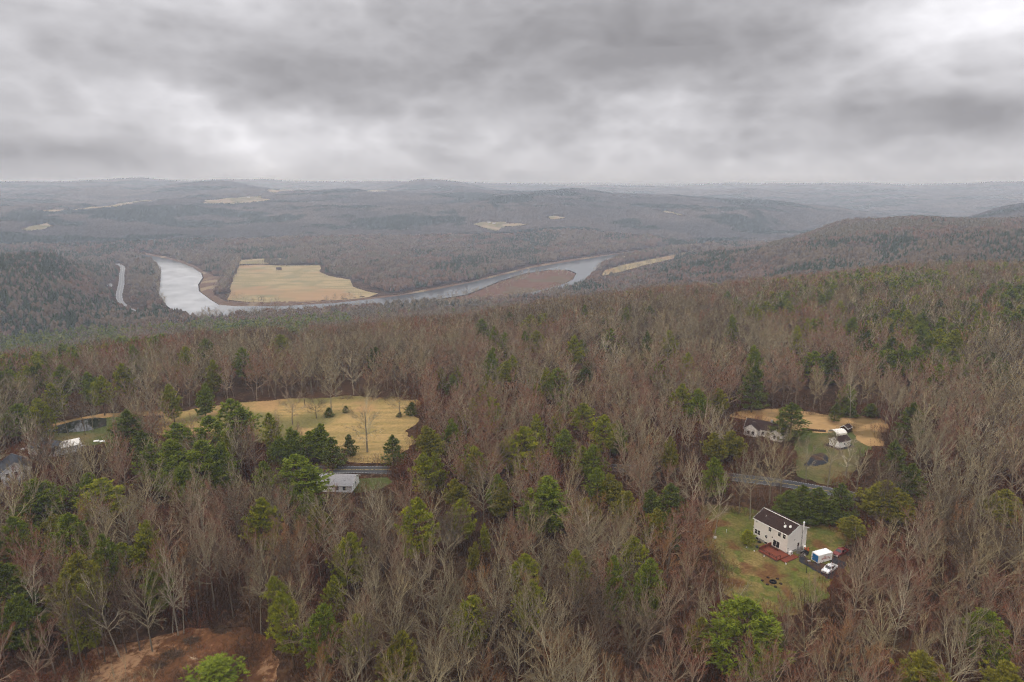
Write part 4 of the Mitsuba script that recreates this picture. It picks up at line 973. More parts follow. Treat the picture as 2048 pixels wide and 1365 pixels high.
for i, (a, b) in enumerate(zip(x[k], y[k])):
    if i >= nb_:
        instance(f'undergrowth__{i + 1:04d}', f'brush_{3 + rng.integers(3)}', place(a, b, rng.uniform(.9, 1.3), rng.uniform(0, 6.28), float(H(np.array([a]), np.array([b]))[0]), rng.uniform(.7, 1.0)))
        continue
    instance(f'undergrowth__{i + 1:04d}', f'brush_{rng.integers(6)}', place(a, b, rng.uniform(.8, 1.4), rng.uniform(0, 6.28), float(H(np.array([a]), np.array([b]))[0]), rng.uniform(.5, 1.15) * (.5 if shapely.contains_xy(OPEN, a, b) else 1)))
for k_, lab in (('bare_woods', 'leafless grey-brown woods filling the middle distance'), ('evergreen_woods', 'evergreen stands mixed into the middle-distance woods'), ('riverside_trees', 'leafless tree rows along the river banks and field'), ('valley_woods', 'woods covering the valley sides round the river'), ('distant_woods', 'hazy woods covering the far hills'), ('undergrowth', 'low reddish brush under the near trees')):
    tag(k_, lab, 'woods', kind='stuff')
print('trees', count, nw, ne, nr, n1, n2, 'near', len(NEARXY))
#@@PART3
# each tree's label: its look, where it stands, and where that is not enough its size or its rank from the landmark
from collections import defaultdict
ORD = ['nearest', 'second nearest', 'third nearest', 'fourth nearest', 'fifth nearest', 'sixth nearest', 'seventh nearest', 'eighth nearest', 'ninth nearest', 'tenth nearest', 'eleventh nearest', 'twelfth nearest', 'thirteenth nearest', 'fourteenth nearest', 'fifteenth nearest', 'sixteenth nearest']
same = defaultdict(list)
for key, look, x_, y_, s_, z_ in TREES:
    big = 'spreading ' if s_ > z_ * 1.1 else 'slim ' if s_ < z_ * .92 else ''
    low_ = 'short ' if z_ < .82 and 'tall' not in look else ''
    same[f'{low_}{big}{look} {whereabouts(x_, y_)}'.replace('tall short', 'short')].append((float(np.min(np.linalg.norm(LP - [x_, y_], axis=1))), key))
for lab, found in same.items():
    found.sort()
    for i, (_, key) in enumerate(found):
        lab_ = lab if len(found) == 1 else f'{ORD[min(i, 15)]} {lab}'
        if len(lab_.split()) > 16: lab_ = lab_.replace('leafless ', '').replace(' standing', '')
        if len(lab_.split()) > 16: lab_ = lab_.replace('white two-storey', 'two-storey').replace('pale-roofed house by the road', 'pale-roofed house')
        labels[key]['label'] = lab_
# ------------------------------------------------------------------ buildings, vehicles and small things
def tbox(x0, x1, y0, y1, z0, z1):
    return trimesh.creation.box(extents=[x1 - x0, y1 - y0, z1 - z0], transform=trimesh.transformations.translation_matrix([(x0 + x1) / 2, (y0 + y1) / 2, (z0 + z1) / 2]))


def prism(poly, axis, a0, a1):
    """A polygon of (across, up) pairs swept along x or y from a0 to a1."""
    m = trimesh.creation.extrude_polygon(Polygon(poly), a1 - a0, engine='earcut')
    v = np.array(m.vertices)
    m.vertices = np.c_[v[:, 0], v[:, 2] + a0, v[:, 1]] if axis == 'y' else np.c_[v[:, 2] + a0, v[:, 0], v[:, 1]]
    if m.volume < 0: m.invert()
    return m


def tube(p, q, r, n=8):
    return trimesh.creation.cylinder(radius=r, segment=[p, q], sections=n)


def lathe(prof, n=14): 
    m = trimesh.creation.revolve(np.array(prof, float), sections=n)
    if m.volume < 0: m.invert()
    return m


cat_mesh = lambda *ms: trimesh.util.concatenate(list(ms))


class Thing:
    def __init__(s, key, label, cat, x, y, rot=0.0, z=None, group=None):
        k, n = key, 0
        while k in labels: n += 1; k = f'{key}_{n:03d}'
        s.key = k
        tag(k, label, cat, group)
        z = float(H(np.array([x]), np.array([y]))[0]) if z is None else z
        s.M = trimesh.transformations.translation_matrix([x, y, z]) @ trimesh.transformations.rotation_matrix(rot, [0, 0, 1])

    def part(s, name, mesh, mat, smooth=False, label=None, parent=None):
        m = mesh.copy(); m.apply_transform(s.M)
        k = add(f'{parent or s.key}__{name}', m, mat, smooth)
        if label: labels[k] = {'label': label}
        return k


def spot(px, py): return ground_at(px, py)[0]


def window(t, parent, face, u, z0, w, h, at, mat='dark_glass', sash=True, name='window'):
    """A window on the wall face '-x', '+x', '-y' or '+y' that lies at coordinate at; u along the wall."""
    sg = -1 if face[0] == '-' else 1

    def bx(u0, u1, d0, d1, z0, z1):
        a, b = sorted((at + sg * d0, at + sg * d1))
        return tbox(a, b, u0, u1, z0, z1) if face[1] == 'x' else tbox(u0, u1, a, b, z0, z1)
    e = .09
    fr = [bx(u - w / 2 - e, u + w / 2 + e, -.02, .06, z0 - e, z0), bx(u - w / 2 - e, u + w / 2 + e, -.02, .06, z0 + h, z0 + h + e), bx(u - w / 2 - e, u - w / 2, -.02, .06, z0, z0 + h), bx(u + w / 2, u + w / 2 + e, -.02, .06, z0, z0 + h)]
    if sash: fr.append(bx(u - w / 2, u + w / 2, -.02, .04, z0 + h * .48, z0 + h * .53))
    k = t.part(name, cat_mesh(*fr), 'white_trim', parent=parent)
    t.part('pane', bx(u - w / 2, u + w / 2, -.01, .015, z0, z0 + h), mat, parent=k)
    return k


def gable_house(t, L, W, eave, ridge, wall_mat, roof_mat, axis='y', over=.35, base=.0, x0=0.0, y0=0.0, wall='wall', roof='roof'):
    """Walls with gable ends and a two-slope roof; the ridge runs along axis."""
    a0, l0 = (x0, y0) if axis == 'y' else (y0, x0)
    m = a0 + W / 2
    kw = t.part(wall, prism([(a0, base), (a0 + W, base), (a0 + W, eave), (m, ridge), (a0, eave)], axis, l0, l0 + L), wall_mat)
    sl = (ridge - eave) / (W / 2); th = .14
    up = .02
    kr = t.part(roof, prism([(a0 - over, eave - over * sl + up), (m, ridge + up), (a0 + W + over, eave - over * sl + up), (a0 + W + over, eave - over * sl + up + th), (m, ridge + up + th), (a0 - over, eave - over * sl + up + th)], axis, l0 - over, l0 + L + over), roof_mat)
    rt = [prism([(a0 - over - .03, eave - over * sl - .06), (a0 - over, eave - over * sl - .06), (a0 - over, eave - over * sl + up + th), (a0 - over - .03, eave - over * sl + up + th)], axis, l0 - over, l0 + L + over)]
    for q in (l0 - over - .05, l0 + L + over):
        rt.append(prism([(a0 - over, eave - over * sl - .10), (m, ridge - .10), (a0 + W + over, eave - over * sl - .10), (a0 + W + over, eave - over * sl + up + th + .02), (m, ridge + up + th + .03), (a0 - over, eave - over * sl + up + th + .02)], axis, q, q + .05))
    t.part('roof_trim', cat_mesh(*rt), 'white_trim', parent=kr)
    return kw, kr


# --- the white two-storey house
P0, P1_, P2_ = flat_at(1572.6, 1111), flat_at(1503, 1077), flat_at(1614.8, 1097)
rot = math.radians(31)
hz = float(H(np.array([P0[0]]), np.array([P0[1]]))[0])
t = Thing('white_house', 'white-sided two-storey house with brown roof and red deck on the olive lawn', 'house', P0[0], P0[1], rot, hz)
HL, HW = 11.3, 8.2
kw, kr = gable_house(t, HL, HW, 6.15, 8.0, 'siding', 'shingle', 'y', .32, .85)
fnd = t.part('foundation', tbox(.06, HW - .06, .06, HL - .06, -.8, .85), 'concrete')
for y_, z_, w_, h_ in ((5.9, 4.55, .85, 1.25), (2.75, 4.5, .85, 1.25), (1.15, 4.5, .85, 1.3), (10.4, 1.75, .85, 1.3), (9.45, 1.75, .85, 1.3), (6.9, 1.95, .7, .85)):
    window(t, kw, '-x', y_, z_, w_, h_, 0)
for y_ in (9.9, 6.95): window(t, fnd, '-x', y_, .12, 1.0, .6, .06, sash=False)
sd = t.part('sliding_door', cat_mesh(tbox(-.06, .02, 2.4, 2.5, .72, 2.8), tbox(-.06, .02, 4.5, 4.6, .72, 2.8), tbox(-.06, .02, 3.45, 3.55, .72, 2.7), tbox(-.06, .02, 2.5, 4.5, 2.7, 2.8), tbox(-.06, .02, 2.5, 3.45, .72, .8), tbox(-.06, .02, 3.55, 4.5, .72, .8)), 'white_trim', parent=kw)
for a, b in ((2.5, 3.45), (3.55, 4.5)): t.part('pane', tbox(-.02, .01, a, b, .8, 2.7), 'dark_glass', parent=sd)
for y_, z_ in ((4.95, 2.95), (10.4, 5.35)): t.part('wall_lamp', cat_mesh(tbox(-.14, .0, y_ - .09, y_ + .09, z_, z_ + .28), tbox(-.18, -.02, y_ - .12, y_ + .12, z_ + .28, z_ + .33)), 'black_metal', parent=kw)
for y_ in (-.04, HL - .04): t.part('corner_board', cat_mesh(tbox(-.04, .10, y_, y_ + .08, .85, 6.05)), 'white_trim', parent=kw)
t.part('ridge_cap', cat_mesh(tbox(HW / 2 - .11, HW / 2 + .11, -.3, HL + .3, 8.15, 8.22)), 'tarp_white', parent=kr, label='pale ridge cap')
dr_ = t.part('door', tbox(4.3, 5.2, -.05, .02, .5, 2.55), 'grey_metal', parent=kw)
t.part('door_frame', cat_mesh(tbox(4.18, 4.3, -.07, .02, .5, 2.67), tbox(5.2, 5.32, -.07, .02, .5, 2.67), tbox(4.3, 5.2, -.07, .02, 2.55, 2.67)), 'white_trim', parent=dr_)
t.part('pane', tbox(4.45, 5.05, -.07, -.051, 1.5, 2.4), 'dark_glass', parent=dr_)
for x_, z_ in ((2.9, 3.7), (.45, 1.75)): t.part('wall_vent', tbox(x_ - .15, x_ + .15, -.12, .0, z_, z_ + .28), 'grey_metal', parent=kw)
t.part('flue_pipe', cat_mesh(tube([5.9, -.2, .5], [5.9, -.2, 6.3], .10), tube([5.9, -.2, .9], [5.9, 0, .9], .10), *[tbox(5.78, 6.02, -.2, .0, z_, z_ + .06) for z_ in (2, 3.6, 5.2)]), 'grey_metal', smooth=40)
t.part('flue_top', cat_mesh(tube([5.9, -.36, 6.2], [5.9, -.36, 8.35], .17, 12), tube([5.9, -.36, 8.4], [5.9, -.36, 8.62], .26, 12)), 'white_paint', smooth=40, label='white flue top above the eave')
for x_, y_ in ((1.25, 2.0), (1.9, .85)):
    zr = 6.15 + x_ * (1.85 / 4.1) + .16
    arm = t.part('satellite_dish', lathe([(0, 0), (.2, .02), (.36, .09), (.44, .16), (.43, .19), (.35, .12), (.2, .05), (0, .03)], 16).apply_transform(trimesh.transformations.translation_matrix([x_, y_, zr + .55]) @ trimesh.transformations.rotation_matrix(-1.0, [0, 1, .3])), 'white_trim', smooth=40, parent=kr)
    t.part('mast', cat_mesh(tube([x_, y_, zr - .1], [x_, y_, zr + .55], .035), tube([x_, y_, zr + .5], [x_ - .5, y_ - .1, zr + .75], .02)), 'grey_metal', parent=arm)
for x_, y_ in ((1.9, 9.0), (2.3, 3.2)):
    zr = 6.15 + x_ * (1.85 / 4.1) + .1
    t.part('roof_vent', cat_mesh(tube([x_, y_, zr], [x_, y_, zr + .42], .08), tube([x_, y_, zr + .42], [x_, y_, zr + .5], .12)), 'white_trim', parent=kr)
house_T = t
t.part('gutter', cat_mesh(tbox(-.46, -.34, -.3, HL + .3, 5.93, 6.03)), 'white_trim', parent=kr)
for y_ in (.25, HL - .3): t.part('downspout', cat_mesh(tube([-.40, y_, 5.95], [-.09, y_, 5.6], .04, 6), tube([-.09, y_, 5.62], [-.09, y_, .3], .045, 6)), 'white_trim', parent=kw)
# the deck
t = Thing('deck', 'red-brown wooden deck with solid end rail against the white house', 'deck', P0[0], P0[1], rot, hz)
DX, DY0, DY1 = -5.2, -.9, 5.1
kf = t.part('floor_board', cat_mesh(*[tbox(DX + k * .148, DX + k * .148 + .138, DY0, DY1, .58, .64) for k in range(35)]), 'red_wood'); labels[kf] = {'kind': 'stuff', 'label': 'red-brown deck boards'}
kf = t.part('lower_floor', cat_mesh(*[tbox(-3.6 + k * .148, -3.6 + k * .148 + .138, -2.5, -.96, .28, .34) for k in range(36)]), 'red_wood'); labels[kf] = {'kind': 'stuff', 'label': 'lower deck boards'}
t.part('rim', cat_mesh(tbox(DX - .08, DX, DY0, DY1, .36, .66), tbox(DX, -.09, DY1, DY1 + .08, .36, .66), tbox(DX, -.09, DY0 - .05, DY0, .40, .66), tbox(-3.68, -3.6, -2.5, -.96, .1, .36), tbox(-3.6, 1.7, -2.58, -2.5, .1, .36)), 'red_wood')
t.part('skirt', cat_mesh(*[tbox(DX, DX + .04, DY0 + .1 + k * .2, DY0 + .23 + k * .2, -.4, .56) for k in range(29)], *[tbox(DX + .1 + k * .2, DX + .23 + k * .2, DY1 - .06, DY1 - .02, -.4, .56) for k in range(25)]), 'grey_wood', label='weathered grey lattice skirt')
t.part('end_rail', cat_mesh(*[tbox(DX + .05, -.1, DY1 - .12, DY1 - .06, .75 + k * .2, .93 + k * .2) for k in range(4)], tbox(DX, -.08, DY1 - .2, DY1 + .02, 1.56, 1.62)), 'red_wood')
for x_, y_ in ((DX + .05, DY1 - .1), (-2.6, DY1 - .2), (DX + .05, 3.4), (DX + .05, 1.6), (DX + .05, DY0 + .1), (-3.7, DY0 + .1)): t.part('post', tbox(x_ - .05, x_ + .05, y_ - .05, y_ + .05, .6, 1.56), 'brown_wood')
t.part('front_rail', cat_mesh(tbox(DX, DX + .1, DY0 + .1, DY1 - .1, 1.5, 1.56), tbox(DX + .02, DX + .07, DY0 + .1, DY1 - .1, 1.1, 1.18), tbox(DX + .05, -3.6, DY0 + .06, DY0 + .14, 1.5, 1.56)), 'brown_wood')
t.part('bench', cat_mesh(tbox(-1.3, -.9, 1.8, 4.6, 1.0, 1.06), tbox(-1.25, -1.15, 1.9, 2.0, .62, 1.0), tbox(-1.25, -1.15, 4.4, 4.5, .62, 1.0)), 'brown_wood')


def by_house(x, y):
    q = house_T.M @ np.array([x, y, 0, 1.0]); return q[0], q[1]


def put(key, lab, cat, x, y, r=0.0, group=None): a, b = by_house(x, y); return Thing(key, lab, cat, a, b, rot + r, hz, group)


t = put('wooden_steps', 'dark wooden steps leading up to the side door of the white house', 'steps', 3.0, -.9)
for k in range(4): t.part('tread', tbox(.25 + k * .32, .58 + k * .32, -.55, .55, .04 + k * .13, .10 + k * .13), 'grey_wood')
t.part('landing', tbox(1.55, 2.8, -.55, .75, .44, .50), 'grey_wood')
for y_ in (-.55, .5): t.part('stringer', prism([(.2, -.1), (1.55, .42), (2.8, .42), (2.8, -.1)], 'y', y_, y_ + .05), 'brown_wood')
t.part('handrail', cat_mesh(tube([.3, -.55, 1.0], [1.6, -.55, 1.45], .04), tube([1.6, -.55, 1.45], [2.8, -.55, 1.45], .04), *[tube([x_, -.55, .1], [x_, -.55, 1.0 + (x_ - .3) * .34], .035) for x_ in (.35, .95, 1.6)], tube([2.75, -.55, .4], [2.75, -.55, 1.45], .035)), 'brown_wood')
t = put('heat_pump', 'white boxy outdoor unit at the near corner of the white house', 'heat pump', .75, -.65)
t.part('casing', tbox(-.5, .5, -.3, .3, .38, 1.35), 'white_paint'); t.part('fan_grille', lathe([(0, 0), (.34, 0), (.34, .04), (0, .05)]).apply_transform(trimesh.transformations.translation_matrix([0, -.3, .88]) @ trimesh.transformations.rotation_matrix(math.pi / 2, [1, 0, 0])), 'grey_metal')
t = put('leaning_planks', 'stack of long grey planks leaning beside the house steps', 'planks', 3.4, -2.6, .1)
for k in range(7): t.part('plank', tbox(-1.6 + k * .05, 1.7 - k * .12, -.5 + k * .16, -.36 + k * .16, .05 + k * .06, .10 + k * .06).apply_transform(trimesh.transformations.rotation_matrix(-.18 - .02 * k, [0, 1, .25 * k / 7])), 'grey_wood' if k % 2 else 'brown_wood')
for k, (x_, y_) in enumerate(((6.6, -1.1), (7.25, -1.55))):
    t = put('barrel', ('orange barrel standing by the far end of the house gable', 'second orange barrel nearer the storage container')[k], 'barrel', x_, y_)
    t.part('body', lathe([(0, 0), (.27, 0), (.30, .15), (.28, .3), (.31, .45), (.28, .62), (.30, .78), (.27, .9), (0, .9)]), 'orange_plastic', smooth=40); t.part('rim', lathe([(.27, .88), (.31, .9), (.31, .95), (.25, .95), (.25, .88)]), 'black_metal')
t = put('gas_tank', 'white rounded gas tank standing behind the orange barrels', 'gas tank', 6.9, -.55)
t.part('tank', lathe([(0, .1), (.3, .14), (.42, .35), (.45, .7), (.42, 1.1), (.3, 1.32), (.0, 1.38)], 18), 'white_paint', smooth=50); t.part('valve', cat_mesh(tube([0, 0, 1.36], [0, 0, 1.52], .1)), 'grey_metal'); t.part('foot_ring', lathe([(.28, 0), (.33, 0), (.33, .16), (.28, .16)]), 'grey_metal')
brng = np.random.default_rng(5)
BAG = [(4.6, -1.9, 'black bag in the heap beside the house steps'), (5.3, -1.6, 'larger black bag in front of the side door'), (5.9, -2.3, 'black bag nearest the storage container'), (5.0, -2.7, 'low black bag in front of the heap'), (6.1, -1.3, 'black bag under the flue pipe'),
       (-2.0, 6.1, 'black bag against the deck end rail'), (-3.6, 6.9, 'dark bag on the brown dirt left of the deck'), (-.9, 8.4, 'black bag under the basement window')]
for x_, y_, lab in BAG:
    t = put('rubbish_bag', lab, 'rubbish bag', x_, y_, brng.uniform(0, 6), 'dark bags heaped round the white house')
    m = trimesh.creation.icosphere(subdivisions=2); m.vertices *= np.array([.5, .42, .38]) * brng.uniform(.75, 1.2, 3); m.vertices *= (.8 + .4 * meshkit.fbm(np.array(m.vertices) * 3 + brng.uniform(0, 9), 2, 2))[:, None]; m.vertices[:, 2] += .26
    t.part('bag', m, 'bed_black', smooth=40); t.part('knot', trimesh.creation.cone(.12, .2, sections=7).apply_translation([0, 0, .52]), 'bed_black')
t = put('barbecue', 'black kettle barbecue standing past the end of the deck', 'barbecue', -4.6, 6.3)
t.part('kettle', lathe([(0, .62), (.2, .66), (.3, .8), (.31, .9), (.28, 1.02), (.15, 1.14), (0, 1.17)]), 'black_metal', smooth=50)
for a in (0, 2.1, 4.2): t.part('leg', tube([.1 * math.cos(a), .1 * math.sin(a), .7], [.34 * math.cos(a), .34 * math.sin(a), 0], .02), 'grey_metal')
for k, (x_, y_, lab) in enumerate(((-5.9, 5.9, 'white bucket at the outer corner of the deck'), (-5.9, 2.6, 'white bucket in front of the deck skirt'), (-4.0, -2.9, 'white bucket at the lower deck corner'), (3.9, -2.9, 'white bucket by the heap of black bags'), (-6.4, 8.2, 'white pail lying out on the grass past the deck'))):
    t = put('bucket', lab, 'bucket', x_, y_); t.part('pail', lathe([(0, .02), (.15, 0), (.19, .38), (.17, .38), (.14, .05), (0, .05)]), 'white_paint', smooth=40); t.part('handle', tube([-.18, 0, .37], [.18, 0, .40], .012), 'grey_metal')

# --- storage container
A_, B_, C_ = spot(1636, 1130), spot(1619, 1121.3), spot(1660.5, 1123.4)
ang = math.atan2(C_[1] - A_[1], C_[0] - A_[0])
t = Thing('storage_container', 'white portable storage container with blue roll-up door and red lettering', 'container', A_[0], A_[1], ang)
cl, cw, ch, b0 = 4.9, 2.35, 2.45, .22
t.part('body', tbox(.06, cl, .03, cw - .03, b0 + .02, ch), 'white_paint')
t.part('roof_panel', tbox(-.03, cl + .04, -.02, cw + .02, ch, ch + .07), 'white_paint')
t.part('frame', cat_mesh(*[tbox(x_ - .06, x_ + .06, y_ - .06, y_ + .06, b0, ch) for x_ in (.04, cl - .02) for y_ in (.04, cw - .04)], tbox(0, cl, -.01, .03, b0, b0 + .12), tbox(0, cl, cw - .03, cw + .01, b0, b0 + .12), tbox(-.02, .06, 0, cw, ch - .16, ch), tbox(-.02, .06, 0, cw, b0, b0 + .12)), 'white_trim')
kd_ = t.part('roll_door', cat_mesh(*[tbox(.0, .05, .22, cw - .22, b0 + .13 + k * .19, b0 + .31 + k * .19) for k in range(10)]), 'blue_door', label='blue roll-up door'); t.part('handle', tbox(-.03, 0, cw / 2 - .2, cw / 2 + .2, b0 + .4, b0 + .46), 'grey_metal', parent=kd_)
for x_ in (.25, cl - .3):
    for y_ in (.2, cw - .25): t.part('foot', tbox(x_ - .12, x_ + .12, y_ - .12, y_ + .12, -.1, b0 + .02), 'black_metal')
for txt, hgt, x_, z_, mt in (('GO', .34, 1.9, 1.62, 'red_letter'), ("MINI'S", .52, 1.15, .98, 'red_letter')):
    m = meshkit.text_mesh(txt, hgt, .012, True); m.apply_transform(np.array([[1.15, 0, .0, x_], [0, 0, -1, .03], [.0, 1, 0, z_], [0, 0, 0, 1.]]))
    t.part('lettering', m, mt, label='red lettering on the side')


# --- pickups
def pickup(t, paint, cabin_len=1.6, bed='bed_black'):
    """A pickup heading along +x: bonnet, cab, open bed."""
    W = .92
    t.part('body', cat_mesh(prism([(-2.55, .45), (2.45, .42), (2.62, .55), (2.62, .88), (2.5, 1.0), (1.1, 1.1), (-.75, 1.1), (-.75, .62), (-2.55, .62)], 'y', -W, W)), paint, smooth=25)
    t.part('bed_wall', cat_mesh(tbox(-2.6, -.75, -W, -W + .09, .62, 1.12), tbox(-2.6, -.75, W - .09, W, .62, 1.12)), paint); t.part('tailgate', tbox(-2.62, -2.53, -W + .09, W - .09, .62, 1.1), paint); t.part('bed_floor', tbox(-2.53, -.76, -W + .09, W - .09, .621, .66), bed)
    cab = trimesh.convex.convex_hull(np.array([[x_, y_, z_] for x_, hw, z_ in ((1.15, W - .03, 1.08), (-.74, W - .03, 1.08), (.45, W - .16, 1.72), (-.62, W - .16, 1.72), (.35, W - .2, 1.77), (-.5, W - .2, 1.77)) for y_ in (-hw, hw)]))
    kc = t.part('cab', cab, paint)

    def pane(c, n='window'):
        c = np.array(c, float); cen = c.mean(0); c = cen + (c - cen) * .90
        nn = np.cross(c[1] - c[0], c[2] - c[0]); nn /= np.linalg.norm(nn)
        if nn @ (cen - [0, 0, 1.3]) < 0: nn = -nn
        t.part(n, trimesh.convex.convex_hull(np.vstack([c + nn * .012, c - nn * .02])), 'dark_glass', parent=kc)
    pane([[1.15, -.86, 1.1], [1.15, .86, 1.1], [.45, .74, 1.7], [.45, -.74, 1.7]], 'windscreen'); pane([[-.74, -.86, 1.1], [-.74, .86, 1.1], [-.62, .74, 1.7], [-.62, -.74, 1.7]], 'rear_window')
    for s in (-1, 1): pane([[.95, s * .89, 1.1], [-.6, s * .89, 1.1], [-.55, s * .76, 1.68], [.42, s * .76, 1.68]])
    for s in (-1, 1): t.part('mirror', tbox(.85, 1.0, s * 1.0 - .1, s * 1.0 + .1, 1.1, 1.28), paint)
    t.part('bumper', tbox(2.55, 2.72, -W, W, .42, .6), 'grey_metal'); t.part('rear_bumper', tbox(-2.74, -2.6, -W, W, .42, .58), 'grey_metal'); t.part('grille', tbox(2.6, 2.64, -.5, .5, .64, .84), 'black_metal')
    for s in (-1, 1): t.part('headlight', tbox(2.58, 2.645, s * .7 - .17, s * .7 + .17, .66, .86), 'tarp_white')
    for x_ in (1.7, -1.7):
        for s in (-1, 1):
            kw_ = t.part('wheel', lathe([(.2, -.11), (.33, -.11), (.36, -.07), (.36, .07), (.33, .11), (.2, .11), (.2, -.11)], 18).apply_transform(trimesh.transformations.translation_matrix([x_, s * .84, .36]) @ trimesh.transformations.rotation_matrix(math.pi / 2, [1, 0, 0])), 'rubber', smooth=40)
            t.part('rim', lathe([(0, -.07), (.2, -.09), (.2, .09), (0, .07)], 14).apply_transform(trimesh.transformations.translation_matrix([x_, s * .85, .36]) @ trimesh.transformations.rotation_matrix(math.pi / 2, [1, 0, 0])), 'rim_steel', parent=kw_)


f_, r_ = spot(1646, 1152), spot(1671, 1135)
c_ = (f_ + r_) / 2
pickup(Thing('pickup_truck', 'white pickup truck parked in front of the storage container', 'pickup truck', c_[0], c_[1], math.atan2(f_[1] - r_[1], f_[0] - r_[0]), group='pickups parked beside the house'), 'truck_white')
f_, r_ = spot(1667, 1116), spot(1693, 1103.5)
c_ = (f_ + r_) / 2
pickup(Thing('pickup_truck', 'red pickup truck with dark open bed behind the storage container', 'pickup truck', c_[0], c_[1], math.atan2(f_[1] - r_[1], f_[0] - r_[0]), group='pickups parked beside the house'), 'red_paint')

# --- yard things
q = spot(1612.5, 1146)
t = Thing('yard_lamp', 'black lamp post at the edge of the gravel in front of the container', 'lamp post', q[0], q[1])
t.part('post', cat_mesh(tube([0, 0, -.2], [0, 0, 3.3], .075), tube([0, 0, 0], [0, 0, .35], .13)), 'black_metal', smooth=40); t.part('bracket', tube([0, 0, 3.25], [.35, -.1, 3.45], .04), 'black_metal'); t.part('lamp_head', cat_mesh(tbox(-.05, .75, -.28, .12, 3.4, 3.62), tbox(.1, .65, -.22, .06, 3.32, 3.4)), 'grey_metal')
tyre_prof = lambda R, r, w: [(R - r, -w), (R - .04 * R, -w), (R, -w * .7), (R, w * .7), (R - .04 * R, w), (R - r, w), (R - r * 1.12, w * .6), (R - r * 1.12, -w * .6), (R - r, -w)]
q = spot(1545.8, 1166.7)
t = Thing('fire_ring_tyre', 'big black tractor tyre lying flat as a fire ring on the lawn', 'tyre', q[0], q[1]); t.part('tread', lathe(tyre_prof(.88, .34, .2), 22).apply_translation([0, 0, .2]), 'rubber', smooth=35); t.part('ash', lathe([(0, .10), (.4, .08), (.52, .02), (.52, 0), (0, 0)]), 'gravel')
for k, ((zx, zy), lab) in enumerate(zip(((707, 1040), (772, 1007), (880, 1022), (918, 1076), (858, 1110), (765, 1085)), ('beyond its left side', 'beyond it, nearest the deck', 'beyond its right side', 'at its right end', 'in front of it', 'in front of its left side'))):
    q = spot(1400 + zx / 5.69, 980 + zy / 5.69)
    t = Thing('seat_tyre', f'small black tyre by the tractor tyre, {lab}', 'tyre', q[0], q[1], k * 1.3, group='tyres set round the fire ring')
    t.part('tread', lathe(tyre_prof(.36, .14, .13), 16).apply_translation([0, 0, .13]), 'rubber', smooth=35); t.part('seat', lathe([(0, .26), (.27, .262), (.29, .29), (0, .31)]), 'brown_wood')
q = spot(1428, 1080)
t = Thing('board_sign', 'small blank white board fixed to the slender tree on the lawn', 'sign', q[0] + .1, q[1] - .35, -.3); t.part('board', tbox(-.42, .42, -.03, .03, .45, 1.15), 'white_paint'); t.part('batten', tbox(-.05, .05, .03, .09, -.1, 1.2), 'grey_wood')
q = spot(1453, 1066)
t = Thing('marker_stake', 'short white marker stake standing on the lawn', 'stake', q[0], q[1]); t.part('stake', cat_mesh(tube([0, 0, -.1], [0, 0, .95], .07), lathe([(0, .95), (.11, .95), (.11, 1.1), (0, 1.15)], 8)), 'white_paint')

# --- sheds and carport in the green yard
A_, B_, C_ = spot(1677, 898), spot(1655.5, 891), spot(1700, 893)
ang = math.atan2(C_[1] - A_[1], C_[0] - A_[0])
sl_, sw_ = float(np.linalg.norm(C_ - A_)), 4.4
t = Thing('white_shed', 'white garden shed with brown roof and double doors on the green yard', 'shed', A_[0], A_[1], ang)
kw, kr = gable_house(t, sl_, sw_, 2.5, 3.9, 'white_paint', 'shingle', 'x', .22)
dk_ = t.part('door', cat_mesh(tbox(-.05, .0, 1.2, 2.16, .1, 2.15), tbox(-.05, .0, 2.24, 3.2, .1, 2.15)), 'white_trim', parent=kw); t.part('hinge', cat_mesh(*[tbox(-.07, -.05, y_, y_ + .3, z_, z_ + .06) for y_ in (1.2, 2.9) for z_ in (.4, 1.8)]), 'black_metal', parent=dk_)
window(t, kw, '-y', sl_ * .5, 1.1, .8, .7, 0)
structure('shed_gravel', sheet(Polygon([(A_ + (B_ - A_) * u + (C_ - A_) * v)[:2] for u, v in ((-.18, -.14), (1.15, -.14), (1.15, 1.1), (-.18, 1.1))]).buffer(.6), 1, .10, .3), 'gravel', 'dark gravel apron round the white shed', 'ground')
A_, C_ = spot(1672, 880), spot(1699, 876)
ang = math.atan2(C_[1] - A_[1], C_[0] - A_[0])
t = Thing('carport', 'open carport with rounded white canopy behind the white shed', 'carport', A_[0], A_[1], ang)
arc = [(y_, 2.3 + .95 * math.sin(math.pi * y_ / 4.6)) for y_ in np.linspace(0, 4.6, 11)]
t.part('canopy', prism([(0, 1.5)] + arc + [(4.6, 1.5), (4.55, 1.5)] + [(4.55 - .0, 2.25)] + [(a * .98 + .04, b - .06) for a, b in arc[::-1][1:-1]] + [(.05, 2.25), (.05, 1.5)], 'x', 0, 5.2), 'tarp_white', smooth=40)
for x_ in (.1, 2.6, 5.1):
    for y_ in (.04, 4.56): t.part('post', tube([x_, y_, -.1], [x_, y_, 1.55], .05), 'grey_metal')
q = spot(1700, 868)
t = Thing('brown_shed', 'small dark brown shed behind the white canopy at the straw lot edge', 'shed', q[0] - 1.2, q[1], ang + .35)
kw, kr = gable_house(t, 3.6, 3.0, 2.1, 3.1, 'brown_wood', 'shingle', 'x', .2, -.2); t.part('door', tbox(-.05, 0, .9, 2.0, .1, 1.9), 'brown_wood', parent=kw)
q0, q1 = spot(1606, 862), spot(1652, 865)
t = Thing('woodpile', 'long low dark woodpile between the straw lot and green yard', 'woodpile', q0[0], q0[1], math.atan2(q1[1] - q0[1], q1[0] - q0[0]))
